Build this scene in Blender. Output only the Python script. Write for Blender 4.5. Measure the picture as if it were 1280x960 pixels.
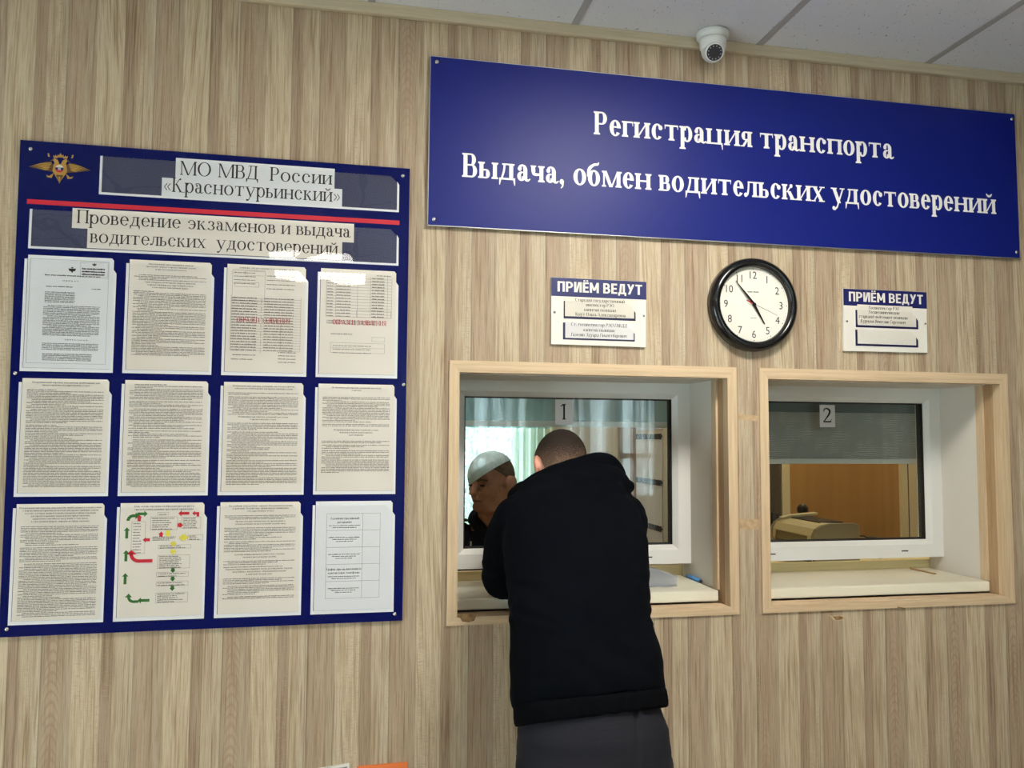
import bpy, bmesh, math, random
from mathutils import Vector, Matrix, noise
R_ = random.Random(7)
for o in list(bpy.data.objects): bpy.data.objects.remove(o)
SC = bpy.context.scene
COL = SC.collection
# ------------------------------------------------------------------ camera
YAW, PITCH, ROLL, DIST, EYE, FPX = 0.1998372, 0.0666119, 0.0059567, 2.34546, 1.56, 1020.0
fwd = Vector((math.sin(YAW)*math.cos(PITCH), math.cos(YAW)*math.cos(PITCH), math.sin(PITCH)))
rgt0 = Vector((math.cos(YAW), -math.sin(YAW), 0)); up0 = rgt0.cross(fwd)
rgt = math.cos(ROLL)*rgt0 + math.sin(ROLL)*up0
upv = -math.sin(ROLL)*rgt0 + math.cos(ROLL)*up0
cd = bpy.data.cameras.new('camera'); cam = bpy.data.objects.new('camera', cd); COL.objects.link(cam)
cd.sensor_width = 36; cd.lens = FPX/1280*36; cd.clip_start = 0.02
M = Matrix((rgt, upv, -fwd)).transposed().to_4x4(); M.translation = (0, -DIST, EYE)
cam.matrix_world = M; SC.camera = cam
# ------------------------------------------------------------------ light
SC.view_settings.view_transform = 'Standard'; SC.view_settings.look = 'None'
SC.view_settings.gamma = 1; SC.view_settings.use_curve_mapping = False
SC.view_settings.exposure = 0.2
SKY = 11.0           # daylight outside the windows
LAMP = 49.0          # ceiling lamps
w = bpy.data.worlds.new('sky'); SC.world = w; w.use_nodes = True
w.node_tree.nodes['Background'].inputs[0].default_value = (0.76, 0.92, 1.0, 1)
w.node_tree.nodes['Background'].inputs[1].default_value = SKY
sun = bpy.data.lights.new('sun', 'SUN'); sun.energy = 16; sun.angle = .01; sun.color = (1, .97, .93)
so = bpy.data.objects.new('sun', sun); COL.objects.link(so); so.location = (-8, -3, 6)
so.rotation_euler = Vector((.80, .30, -.52)).to_track_quat('-Z', 'Y').to_euler()
SC.cycles.max_bounces = 8; SC.cycles.transparent_max_bounces = 24
try:
    SC.cycles.use_denoising = True; SC.cycles.denoiser = 'OPENIMAGEDENOISE'; SC.cycles.denoising_prefilter = 'NONE'
except Exception: pass
SC.cycles.sample_clamp_indirect = 3; SC.cycles.sample_clamp_direct = 12; SC.cycles.caustics_reflective = False; SC.cycles.caustics_refractive = False

# ------------------------------------------------------------------ materials
def srgb(r, g, b):
    f = lambda c: (c/255/12.92) if c <= 10.3 else ((c/255+0.055)/1.055)**2.4
    return (f(r), f(g), f(b), 1)
def mat(name, col, rough=0.5, metal=0, spec=0.5, **k):
    m = bpy.data.materials.new(name); m.use_nodes = True
    b = m.node_tree.nodes['Principled BSDF']
    b.inputs['Base Color'].default_value = col; b.inputs['Roughness'].default_value = rough
    b.inputs['Metallic'].default_value = metal; b.inputs['Specular IOR Level'].default_value = spec
    for n, v in k.items(): b.inputs[n].default_value = v
    return m
class NT:
    def __init__(s, m): s.m = m; s.t = m.node_tree; s.b = s.t.nodes.get('Principled BSDF')
    def n(s, typ, ins=None, **p):
        x = s.t.nodes.new(typ)
        for a, v in p.items(): setattr(x, a, v)
        for a, v in (ins or {}).items():
            if isinstance(v, bpy.types.NodeSocket): s.t.links.new(v, x.inputs[a])
            else: x.inputs[a].default_value = v
        return x
    def ma(s, op, a, b=0.0, c=0.0):
        return s.n('ShaderNodeMath', {0: a, 1: b, 2: c}, operation=op).outputs[0]
    def l(s, a, b): s.t.links.new(a, b)
    def mix(s, f, a, b, bt='MIX'):
        x = s.n('ShaderNodeMix', data_type='RGBA', blend_type=bt)
        for i, v in ((0, f), (6, a), (7, b)):
            if isinstance(v, bpy.types.NodeSocket): s.l(v, x.inputs[i])
            else: x.inputs[i].default_value = v
        return x.outputs[2]
    def ramp(s, f, stops, interp='LINEAR'):
        x = s.n('ShaderNodeValToRGB', {0: f}); r = x.color_ramp; r.interpolation = interp
        while len(r.elements) < len(stops): r.elements.new(0.5)
        for e, (p, c) in zip(r.elements, stops): e.position = p; e.color = c
        return x.outputs[0]
def bump(m, scale, strength, dist=0.001, stretch=(1, 1, 1)):
    n = NT(m); tc = n.n('ShaderNodeTexCoord')
    mp = n.n('ShaderNodeMapping', {0: tc.outputs['Object'], 3: stretch})
    t = n.n('ShaderNodeTexNoise', {'Vector': mp.outputs[0], 'Scale': scale, 'Detail': 4})
    b = n.n('ShaderNodeBump', {'Height': t.outputs[0], 'Strength': strength, 'Distance': dist})
    n.l(b.outputs[0], n.b.inputs['Normal']); return m
def vary(m, c2, scale, stretch=(1, 1, 1), lo=0.35, hi=0.65, detail=5):
    n = NT(m); tc = n.n('ShaderNodeTexCoord')
    mp = n.n('ShaderNodeMapping', {0: tc.outputs['Object'], 3: stretch})
    t = n.n('ShaderNodeTexNoise', {'Vector': mp.outputs[0], 'Scale': scale, 'Detail': detail})
    c1 = tuple(n.b.inputs['Base Color'].default_value)
    n.l(n.ramp(t.outputs[0], [(lo, c1), (hi, c2)]), n.b.inputs['Base Color']); return m

def laminate():
    """vertical sonoma-oak strips, one printed pattern repeating every 222 mm"""
    m = mat('oak_laminate', srgb(200, 180, 150), 0.5, spec=0.3); n = NT(m)
    tc = n.n('ShaderNodeTexCoord'); sx = n.n('ShaderNodeSeparateXYZ', {0: tc.outputs['Object']})
    X, Z = sx.outputs[0], sx.outputs[2]
    u = n.ma('DIVIDE', n.ma('ADD', X, 0.7605), 0.2225)
    cell = n.ma('FLOOR', u); fx = n.ma('FRACT', u)
    A, B, Cc, D = srgb(172, 153, 131), srgb(191, 176, 151), srgb(160, 141, 120), srgb(183, 167, 143)
    K, L = srgb(146, 130, 110), srgb(199, 186, 165)
    base = n.ramp(fx, [(0, K), (.022, srgb(167, 149, 128)), (.06, A), (.150, A), (.335, srgb(172, 157, 135)), (.341, L), (.36, B), (.645, B), (.651, K), (.66, Cc),
                       (.775, Cc), (.785, D), (.882, D), (.885, K), (.889, L), (.90, D), (.988, srgb(186, 173, 151)), (.994, L), (1, K)])
    def band(*v): return n.ramp(fx, [(p, (x,)*3+(1,)) for p, x in zip((0, .338, .648, .78), v)], 'CONSTANT')
    off = n.ma('ADD', n.ma('MULTIPLY', cell, 3.7), n.ma('MULTIPLY', band(0, .25, .5, .75), 40.0))
    lean = n.ma('MULTIPLY', n.ma('MULTIPLY', Z, band(.0, .045, .0, -.015)), n.n('ShaderNodeTexNoise', {'Vector': n.n('ShaderNodeCombineXYZ', {0: off, 1: 0.0, 2: Z}).outputs[0], 'Scale': .9, 'Detail': 0}).outputs[0])
    Xs = n.ma('ADD', X, lean)
    def tex(zs, scale, det, rough=.6):
        v = n.n('ShaderNodeCombineXYZ', {0: Xs, 1: off, 2: n.ma('MULTIPLY', Z, zs)})
        return n.n('ShaderNodeTexNoise', {'Vector': v.outputs[0], 'Scale': scale, 'Detail': det, 'Roughness': rough}).outputs[0]
    g = tex(.022, 400, 4, .75); g2 = tex(.05, 70, 3); g5 = tex(.02, 160, 2)
    dk = n.mix(1, base, n.ramp(g, [(.30, srgb(200, 190, 181)), (.50, srgb(250, 248, 246)), (.70, (1.10, 1.10, 1.08, 1))]), 'MULTIPLY')
    dk = n.mix(1, dk, n.ramp(g5, [(.36, srgb(218, 209, 201)), (.46, (1, 1, 1, 1)), (.62, (1, 1, 1, 1)), (.7, (1.06, 1.06, 1.04, 1))]), 'MULTIPLY')
    dk = n.mix(1, dk, n.ramp(g2, [(.32, srgb(232, 224, 217)), (.55, (1, 1, 1, 1))]), 'MULTIPLY')
    # arched figure in the first strip
    q = n.ma('DIVIDE', n.ma('SUBTRACT', fx, .125), .095)
    ph = n.ma('ADD', n.ma('MULTIPLY', Z, 235.0), n.ma('MULTIPLY', n.ma('MULTIPLY', q, q), 9.0))
    ph = n.ma('ADD', ph, n.ma('MULTIPLY', n.n('ShaderNodeTexNoise', {'Vector': tc.outputs['Object'], 'Scale': 14, 'Detail': 3}).outputs[0], 9.0))
    s = n.ma('SINE', ph)
    cellz = n.n('ShaderNodeTexNoise', {'Vector': n.n('ShaderNodeCombineXYZ', {0: n.ma('MULTIPLY', cell, 5.31), 1: 3.0, 2: n.ma('MULTIPLY', Z, 1.7)}).outputs[0], 'Scale': 1.0, 'Detail': 0}).outputs[0]
    edge = n.ramp(n.ma('ABSOLUTE', q), [(.75, (1, 1, 1, 1)), (1.0, (0, 0, 0, 1))])
    edge2 = n.ma('MULTIPLY', n.ma('LESS_THAN', fx, .338), edge)
    msk = n.ma('MULTIPLY', edge2, n.ramp(cellz, [(.50, (.12,)*3+(1,)), (.62, (.8,)*3+(1,))]))
    msk = n.ma('MULTIPLY', msk, n.ramp(s, [(.05, (.0, 0, 0, 1)), (.9, (.75,)*3+(1,))]))
    dk = n.mix(msk, dk, srgb(146, 122, 100))
    # cross-cut pore marks
    v3 = n.n('ShaderNodeCombineXYZ', {0: n.ma('MULTIPLY', X, .22), 1: off, 2: Z})
    g3 = n.n('ShaderNodeTexNoise', {'Vector': v3.outputs[0], 'Scale': 260, 'Detail': 2}).outputs[0]
    g4 = tex(.09, 9, 1)
    pm = n.ma('MULTIPLY', n.ramp(g3, [(.50, (0, 0, 0, 1)), (.68, (1, 1, 1, 1))]), n.ramp(g4, [(.50, (.08,)*3+(1,)), (.64, (.7,)*3+(1,))]))
    dk = n.mix(pm, dk, srgb(160, 138, 116))
    n.l(dk, n.b.inputs['Base Color'])
    bp = n.n('ShaderNodeBump', {'Height': g, 'Strength': .15, 'Distance': .0006}); n.l(bp.outputs[0], n.b.inputs['Normal'])
    return m
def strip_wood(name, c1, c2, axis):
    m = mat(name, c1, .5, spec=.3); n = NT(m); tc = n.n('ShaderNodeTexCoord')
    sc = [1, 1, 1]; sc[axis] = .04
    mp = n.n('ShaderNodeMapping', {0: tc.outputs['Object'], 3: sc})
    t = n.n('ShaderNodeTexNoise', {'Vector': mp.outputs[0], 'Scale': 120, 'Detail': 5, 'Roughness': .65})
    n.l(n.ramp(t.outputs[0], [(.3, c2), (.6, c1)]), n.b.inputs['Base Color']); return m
def emis(name, col, st):
    m = bpy.data.materials.new(name); m.use_nodes = True; t = m.node_tree; t.nodes.remove(t.nodes['Principled BSDF'])
    e = t.nodes.new('ShaderNodeEmission'); e.inputs[0].default_value = col; e.inputs[1].default_value = st
    t.links.new(e.outputs[0], t.nodes['Material Output'].inputs[0]); return m
def glassy(name, tint=(1, 1, 1, 1), rough=0.0, haze=0.0, hazecol=(.8, .8, .8, 1), wav=0.0, wscale=6, gain=1.0, stretch=(1, 1, 1)):
    """a thin clear sheet: sees through, reflects more at a slant"""
    m = bpy.data.materials.new(name); m.use_nodes = True; n = NT(m); t = n.t; t.nodes.remove(n.b)
    lw = n.n('ShaderNodeLayerWeight', {0: .5})
    f = n.ma('ADD', n.ma('MULTIPLY', n.ma('POWER', lw.outputs['Facing'], 5.0), .7), .045*gain)
    tr = n.n('ShaderNodeBsdfTransparent', {0: tint}); gl = n.n('ShaderNodeBsdfGlossy', {0: (1, 1, 1, 1), 'Roughness': rough})
    if wav:
        tc = n.n('ShaderNodeTexCoord'); mp = n.n('ShaderNodeMapping', {0: tc.outputs['Object'], 3: stretch})
        tx = n.n('ShaderNodeTexNoise', {'Vector': mp.outputs[0], 'Scale': wscale, 'Detail': 1.5})
        b = n.n('ShaderNodeBump', {'Height': tx.outputs[0], 'Strength': 1.0, 'Distance': wav}); n.l(b.outputs[0], gl.inputs['Normal'])
    base = tr.outputs[0]
    if haze:
        d = n.n('ShaderNodeBsdfDiffuse', {0: hazecol})
        base = n.n('ShaderNodeMixShader', {0: haze, 1: tr.outputs[0], 2: d.outputs[0]}).outputs[0]
    mx = n.n('ShaderNodeMixShader', {0: f, 1: base, 2: gl.outputs[0]})
    n.l(mx.outputs[0], t.nodes['Material Output'].inputs[0]); return m
def cloth(name, col, transl, transp=0.0, pattern=None, streak=None):
    m = bpy.data.materials.new(name); m.use_nodes = True; n = NT(m); t = n.t; t.nodes.remove(n.b)
    d = n.n('ShaderNodeBsdfDiffuse', {0: col}); tl = n.n('ShaderNodeBsdfTranslucent', {0: col})
    a = n.n('ShaderNodeMixShader', {0: transl, 1: d.outputs[0], 2: tl.outputs[0]})
    tr = n.n('ShaderNodeBsdfTransparent'); f = transp
    if pattern:
        tc = n.n('ShaderNodeTexCoord')
        vo = n.n('ShaderNodeTexVoronoi', {'Vector': tc.outputs['Object'], 'Scale': pattern}, feature='DISTANCE_TO_EDGE')
        f = n.ramp(vo.outputs[0], [(.04, (.0, .0, .0, 1)), (.09, (transp,)*3+(1,))])
    if streak:
        tc = n.n('ShaderNodeTexCoord'); mp = n.n('ShaderNodeMapping', {0: tc.outputs['Object'], 3: (1, 1, .02)})
        tx = n.n('ShaderNodeTexNoise', {'Vector': mp.outputs[0], 'Scale': streak[0], 'Detail': 3})
        f = n.ramp(tx.outputs[0], [(.40, (streak[1],)*3+(1,)), (.66, (streak[2],)*3+(1,))])
    b = n.n('ShaderNodeMixShader', {0: f, 1: a.outputs[0], 2: tr.outputs[0]})
    n.l(b.outputs[0], t.nodes['Material Output'].inputs[0]); return m

M_ = {}
M_['oak'] = laminate()
M_['trimv'] = strip_wood('trim_oak_upright', srgb(205, 181, 149), srgb(185, 160, 129), 2)
M_['trimh'] = strip_wood('trim_oak_level', srgb(205, 181, 149), srgb(185, 160, 129), 0)
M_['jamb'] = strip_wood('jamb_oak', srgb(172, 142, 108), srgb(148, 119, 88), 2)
M_['cornice'] = strip_wood('cornice_wood', srgb(196, 182, 158), srgb(182, 168, 144), 0)
M_['pvc'] = mat('white_pvc', srgb(226, 226, 222), .32)
M_['pvcpanel'] = mat('white_reveal_panel', srgb(222, 216, 206), .35)
M_['sill'] = mat('sill_plastic', srgb(232, 226, 206), .3)
M_['gasket'] = mat('black_rubber', srgb(16, 16, 18), .6)
M_['glass'] = glassy('window_glass', (.93, .96, .95, 1), gain=.85)
M_['film'] = glassy('pocket_film', (.99, .99, .99, 1), wav=.0035, wscale=5, gain=.9, stretch=(1, 1, .6))
M_['filmflat'] = glassy('pocket_film_smooth', (.985, .985, .985, 1), wav=.0018, wscale=6, gain=.9)
M_['boardblue'] = bump(mat('board_blue_plastic', srgb(1, 10, 76), .24, spec=.16), 420, .2, .0006)
M_['signblue'] = mat('sign_blue_film', srgb(12, 25, 108), .42, spec=.22)
M_['headblue'] = mat('plate_blue', srgb(14, 20, 86), .4)
M_['navy'] = mat('plate_navy', srgb(14, 16, 66), .4)
M_['white'] = mat('white_plastic', srgb(220, 216, 207), .4)
M_['letterwhite'] = mat('white_vinyl_letters', srgb(240, 238, 236), .4)
M_['pocket'] = mat('white_pocket_backing', srgb(226, 227, 232), .4)
M_['insert'] = mat('grey_blue_insert', srgb(38, 44, 78), .5)
M_['red'] = mat('red_stripe', srgb(190, 22, 44), .4)
M_['paper'] = vary(mat('paper', srgb(228, 222, 213), .8, spec=.2), srgb(222, 215, 205), 5)
M_['slip'] = mat('cream_slip', srgb(219, 213, 201), .8, spec=.2)
M_['slipw'] = mat('white_slip', srgb(218, 217, 217), .8, spec=.2)
M_['paperw'] = mat('paper_bright', srgb(222, 224, 228), .8, spec=.2)
M_['ink'] = mat('black_ink', srgb(28, 27, 30), .7, spec=.2)
M_['inkgrey'] = mat('grey_ink', srgb(74, 71, 70), .7, spec=.2)
M_['inkred'] = mat('red_ink', srgb(176, 44, 58), .7, spec=.2)
M_['agreen'] = mat('green_arrow_ink', srgb(44, 104, 46), .7, spec=.2)
M_['ared'] = mat('red_arrow_ink', srgb(190, 34, 52), .7, spec=.2)
M_['ayellow'] = mat('yellow_arrow_ink', srgb(222, 208, 74), .7, spec=.2)
M_['chrome'] = mat('screw_steel', srgb(205, 205, 208), .25, 1)
M_['alu'] = mat('aluminium_edge', srgb(190, 190, 194), .35, .8)
M_['gold'] = mat('emblem_gold', srgb(186, 146, 72), .35, .6)
M_['golddark'] = mat('emblem_dark_gold', srgb(92, 66, 38), .5, .4)
M_['black'] = mat('black_gloss', srgb(10, 11, 14), .18)
M_['dial'] = mat('clock_dial', srgb(236, 233, 222), .6)
M_['camwhite'] = mat('camera_white', srgb(226, 228, 226), .35)
M_['camlens'] = mat('camera_lens', srgb(30, 32, 42), .2)
M_['led'] = mat('camera_led', srgb(190, 190, 200), .3)
M_['lamp'] = emis('lamp_diffuser', (1.0, .955, .87, 1), LAMP)
M_['lamp2'] = emis('lamp_diffuser_old', (1.0, .955, .87, 1), LAMP*.45)  # same kind of lamp, set dimmer to balance the wall brightness
M_['tilebar'] = mat('ceiling_bar', srgb(168, 166, 168), .6)
M_['skinA'] = bump(vary(mat('skin_back', srgb(214, 152, 128), .5), srgb(200, 132, 110), 30), 200, .2)
def fade_hair():
    m = mat('short_dark_hair', srgb(50, 39, 32), .8, spec=.2); n = NT(m); tc = n.n('ShaderNodeTexCoord')
    z = n.n('ShaderNodeSeparateXYZ', {0: tc.outputs['Object']}).outputs[2]
    t = n.n('ShaderNodeTexNoise', {'Vector': tc.outputs['Object'], 'Scale': 330, 'Detail': 3})
    k = n.ma('ADD', n.ma('MULTIPLY', n.ma('SUBTRACT', z, 1.46), 12.0), n.ma('MULTIPLY', n.ma('SUBTRACT', t.outputs[0], .5), 1.6))
    n.l(n.ramp(k, [(0, srgb(142, 112, 94)), (.45, srgb(98, 76, 62)), (.9, srgb(52, 41, 34)), (1, srgb(40, 31, 26))]), n.b.inputs['Base Color'])
    b = n.n('ShaderNodeBump', {'Height': t.outputs[0], 'Strength': .8, 'Distance': .003}); n.l(b.outputs[0], n.b.inputs['Normal']); return m
M_['hairA'] = fade_hair()
M_['hood'] = bump(vary(mat('black_fleece', srgb(6, 8, 13), .95, spec=.05), srgb(4, 6, 11), 14), 900, .5, .0008)
M_['rib'] = mat('black_ribbing', srgb(6, 7, 10), .95, spec=.05)
M_['pants'] = bump(mat('dark_grey_trousers', srgb(29, 29, 35), .85, spec=.15), 260, .4, .0012, (.05, .05, 1))
M_['shoe'] = mat('black_shoe', srgb(20, 20, 22), .5)
M_['skinB'] = bump(vary(mat('skin_tanned', srgb(184, 134, 112), .5), srgb(158, 108, 88), 24), 160, .3)
M_['hairB'] = bump(vary(mat('grey_brown_hair', srgb(104, 88, 70), .8), srgb(70, 58, 48), 160), 600, .8, .002)
M_['uniform'] = mat('dark_navy_uniform', srgb(18, 20, 32), .85, spec=.2)
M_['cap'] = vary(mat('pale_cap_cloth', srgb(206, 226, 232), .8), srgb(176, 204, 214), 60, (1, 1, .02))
M_['lip'] = mat('lip_skin', srgb(124, 70, 62), .5)
M_['eye'] = mat('eye_dark', srgb(30, 22, 20), .3)
M_['badge'] = mat('badge_silver', srgb(170, 170, 176), .35, .7)
M_['counter'] = strip_wood('pale_yellow_counter', srgb(247, 233, 186), srgb(238, 220, 168), 0)
M_['printer'] = mat('printer_cream', srgb(206, 198, 168), .45)
M_['printergrey'] = mat('printer_grey', srgb(128, 122, 106), .5)  # the printer's cream as it looks in shade
M_['dark'] = mat('dark_plastic', srgb(24, 24, 26), .5)
M_['tray'] = glassy('smoked_tray', (.55, .52, .45, 1), haze=.25, hazecol=srgb(150, 145, 125))
M_['doorwood'] = vary(mat('orange_brown_door', srgb(190, 146, 86), .5), srgb(178, 134, 76), 2, (6, 6, .4))
M_['cream'] = mat('cream_casing', srgb(240, 228, 192), .5)
M_['officewall'] = mat('office_wall_paint', srgb(214, 200, 172), .8)
M_['greydrape'] = mat('grey_brown_drape', srgb(92, 84, 74), .9)
M_['hallwall'] = mat('hall_wall_paint', srgb(176, 160, 138), .8)
M_['pier'] = mat('dark_brown_pier', srgb(70, 58, 46), .7)
M_['floor'] = vary(mat('floor_tile', srgb(196, 186, 170), .45), srgb(180, 170, 156), 8)
M_['blue'] = mat('blue_pen_plastic', srgb(70, 132, 190), .3)
M_['stick'] = mat('tan_pencil', srgb(176, 142, 100), .6)
M_['orange'] = mat('orange_card', srgb(214, 112, 52), .6)
M_['greypic'] = vary(mat('grey_print', srgb(150, 152, 158), .6), srgb(110, 114, 122), 40)
M_['chip'] = vary(mat('bare_chipboard', srgb(146, 114, 76), .9), srgb(112, 86, 58), 90)
M_['chippale'] = vary(mat('torn_laminate_edge', srgb(196, 174, 140), .9), srgb(176, 152, 118), 60)
M_['tape'] = vary(mat('brown_repair_tape', srgb(184, 158, 122), .5), srgb(164, 136, 102), 60)
M_['sleeve'] = glassy('clear_sleeve', (.72, .74, .78, 1), haze=.36, hazecol=srgb(190, 194, 204), wav=.004, wscale=14, gain=1.6, rough=.2)
M_['lace'] = cloth('white_lace', (.60, .63, .64, 1), .6, .52, 22)
M_['aqua'] = cloth('aqua_sheer', srgb(150, 206, 212), .6, .10, streak=(22, .0, .5))
M_['facade'] = vary(mat('pale_facade', srgb(156, 162, 164), .9), srgb(140, 148, 150), 1.2)
M_['facadedark'] = mat('facade_window', srgb(120, 136, 146), .3)
M_['hedge'] = bump(vary(mat('hedge_green', srgb(120, 168, 84), .9), srgb(66, 112, 50), 9), 12, 1, .1)
M_['browntrim'] = mat('brown_edge_trim', srgb(150, 108, 70), .5)
M_['greencloth'] = cloth('pale_green_sheer', srgb(206, 220, 206), .6, .10, streak=(26, .0, .35))
M_['hallsheer'] = cloth('pale_hall_sheer', srgb(214, 216, 210), .45, .18, streak=(9, .0, .55))
M_['creamcloth'] = cloth('cream_curtain_cloth', srgb(236, 222, 192), .35)
M_['blind1'] = cloth('blue_grey_blind_cloth', srgb(150, 186, 196), .65, .34)
def weave():
    m = mat('grey_woven_blind', srgb(150, 154, 150), .8); n = NT(m); tc = n.n('ShaderNodeTexCoord')
    mp = n.n('ShaderNodeMapping', {0: tc.outputs['Object'], 3: (.35, 1, 1)})
    wv = n.n('ShaderNodeTexWave', {'Vector': mp.outputs[0], 'Scale': 55, 'Distortion': 9, 'Detail': 3, 'Detail Scale': .6}, bands_direction='Z')
    f = n.n('ShaderNodeTexNoise', {'Vector': tc.outputs['Object'], 'Scale': 12})
    c = n.ramp(wv.outputs[1], [(.35, srgb(160, 160, 157)), (.8, srgb(174, 174, 170)), (.97, srgb(218, 219, 214))])
    n.l(n.mix(n.ramp(f.outputs[0], [(.45, (0, 0, 0, 1)), (.6, (1, 1, 1, 1))]), srgb(166, 166, 162), c), n.b.inputs['Base Color']); return m
M_['blind2'] = weave()
M_['cassette'] = mat('blind_cassette_grey', srgb(104, 116, 120), .6)
def ceiltile():
    m = mat('mineral_ceiling_tile', srgb(232, 233, 240), .9); n = NT(m); tc = n.n('ShaderNodeTexCoord')
    t = n.n('ShaderNodeTexNoise', {'Vector': tc.outputs['Object'], 'Scale': 95, 'Detail': 2})
    mp = n.n('ShaderNodeMapping', {0: tc.outputs['Object'], 3: (1, .5, 1)})
    t2 = n.n('ShaderNodeTexNoise', {'Vector': mp.outputs[0], 'Scale': 260, 'Detail': 1})
    pit = n.ma('MAXIMUM', n.ramp(t.outputs[0], [(.70, (0, 0, 0, 1)), (.74, (1, 1, 1, 1))]), n.ramp(t2.outputs[0], [(.72, (0, 0, 0, 1)), (.76, (.7, .7, .7, 1))]))
    n.l(n.mix(pit, srgb(232, 233, 240), srgb(150, 148, 152)), n.b.inputs['Base Color'])
    b = n.n('ShaderNodeBump', {'Height': t2.outputs[0], 'Strength': .3, 'Distance': .002}); n.l(b.outputs[0], n.b.inputs['Normal']); return m
M_['tile'] = ceiltile()
# ------------------------------------------------------------------ mesh building
class MB:
    def __init__(s): s.v = []; s.f = []; s.mi = []; s.sm = []
    def add(s, vs, fs, mi=0, smooth=False):
        b = len(s.v); s.v += [tuple(p) for p in vs]
        for f in fs: s.f.append([b+i for i in f]); s.mi.append(mi); s.sm.append(smooth)
        return s
    def box(s, x0, x1, y0, y1, z0, z1, mi=0):
        return s.add([(x, y, z) for z in (z0, z1) for y in (y0, y1) for x in (x0, x1)],
                     [(0, 2, 3, 1), (4, 5, 7, 6), (0, 1, 5, 4), (2, 6, 7, 3), (0, 4, 6, 2), (1, 3, 7, 5)], mi)
    def poly(s, pts, y, mi=0):                      # flat print on a plane facing -y; pts (x, z)
        a = sum(pts[i][0]*pts[(i+1) % len(pts)][1]-pts[(i+1) % len(pts)][0]*pts[i][1] for i in range(len(pts)))
        if a < 0: pts = pts[::-1]
        return s.add([(p[0], y, p[1]) for p in pts], [list(range(len(pts)))], mi)
    def slab(s, pts, y0, y1, mi=0):                 # outline (x, z) with thickness; y0 is the front
        a = sum(pts[i][0]*pts[(i+1) % len(pts)][1]-pts[(i+1) % len(pts)][0]*pts[i][1] for i in range(len(pts)))
        if a < 0: pts = pts[::-1]
        n = len(pts)
        return s.add([(p[0], y0, p[1]) for p in pts]+[(p[0], y1, p[1]) for p in pts],
                     [list(range(n)), list(range(2*n-1, n-1, -1))]+[((i+1) % n, i, n+i, n+(i+1) % n) for i in range(n)], mi)
    def rings(s, rs, cap=True, mi=0, smooth=True):
        n = len(rs[0]); vs = [p for r in rs for p in r]; fs = []
        for k in range(len(rs)-1):
            for i in range(n):
                j = (i+1) % n; fs.append((k*n+i, k*n+j, (k+1)*n+j, (k+1)*n+i))
        s.add(vs, fs, mi, smooth)
        if cap:
            o = len(s.v)-len(vs)
            for f in (list(range(n-1, -1, -1)), list(range((len(rs)-1)*n, len(rs)*n))): s.f.append([o+i for i in f]); s.mi.append(mi); s.sm.append(False)
        return s
    def tube(s, pts, rad, n=12, mi=0, flat=None):
        """round tube; rad a number or one per point; flat=(axis vector, factor) squashes it"""
        P = [Vector(p) for p in pts]; rs = []
        if not isinstance(rad, (list, tuple)): rad = [rad]*len(P)
        up = None
        for i, p in enumerate(P):
            t = (P[min(i+1, len(P)-1)]-P[max(i-1, 0)]).normalized()
            if up is None:
                up = Vector((0, 0, 1)) if abs(t.z) < .9 else Vector((0, 1, 0))
            a = t.cross(up)
            a = a.normalized(); b = a.cross(t).normalized(); up = b
            ring = []
            for k in range(n):
                q = (a*math.cos(2*math.pi*k/n)+b*math.sin(2*math.pi*k/n))*rad[i]
                if flat: ax = Vector(flat[0]); q = q-ax*(q.dot(ax))*(1-flat[1])
                ring.append(p+q)
            rs.append(ring)
        return s.rings(rs, True, mi)
    def ell(s, c, r, rot=None, n=20, m=12, mi=0):
        rs = []; rot = rot or Matrix.Identity(3); c = Vector(c)
        for j in range(1, m):
            a = math.pi*j/m
            rs.append([c+rot @ Vector((r[0]*math.sin(a)*math.cos(2*math.pi*k/n), r[1]*math.sin(a)*math.sin(2*math.pi*k/n), -r[2]*math.cos(a))) for k in range(n)])
        return s.rings(rs, True, mi)
    def lathe(s, prof, c, axis='y', n=32, mi=0, cap=True):   # prof (radius, along axis)
        rs = []
        for r, h in prof:
            ring = []
            for k in range(n):
                a = 2*math.pi*k/n; x, y = r*math.cos(a), r*math.sin(a)
                ring.append({'y': (c[0]+x, c[1]+h, c[2]+y), 'z': (c[0]+x, c[1]+y, c[2]+h), 'x': (c[0]+h, c[1]+x, c[2]+y)}[axis])
            rs.append(ring)
        return s.rings(rs, cap, mi)
    def mesh(s, name, org=(0, 0, 0)):
        me = bpy.data.meshes.new(name); o = Vector(org)
        me.from_pydata([tuple(Vector(p)-o) for p in s.v], [], s.f); me.update()
        return me
    def build(s, name, mats, parent=None, fix=True, bevel=0, org=None, **k):
        if not isinstance(mats, (list, tuple)): mats = [mats]
        po = world_of(parent) if parent else Vector(org or (0, 0, 0))
        me = s.mesh(name, po)
        for m in mats: me.materials.append(M_[m] if isinstance(m, str) else m)
        me.polygons.foreach_set('material_index', s.mi); me.polygons.foreach_set('use_smooth', s.sm)
        if fix or bevel:
            bm = bmesh.new(); bm.from_mesh(me)
            if fix: bmesh.ops.recalc_face_normals(bm, faces=bm.faces)
            if bevel:
                bmesh.ops.remove_doubles(bm, verts=bm.verts, dist=1e-6)
                es = [e for e in bm.edges if len(e.link_faces) == 2 and e.calc_face_angle(0) > .6]
                bmesh.ops.bevel(bm, geom=es, offset=bevel, segments=2, profile=.5, affect='EDGES')
            bm.to_mesh(me); bm.free()
        o = bpy.data.objects.new(name, me); COL.objects.link(o)
        if parent: o.parent = parent
        else: o.location = po
        for a, v in k.items(): o[a] = v
        return o
def world_of(o):
    p = Vector((0, 0, 0))
    while o: p += o.location; o = o.parent
    return p
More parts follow.
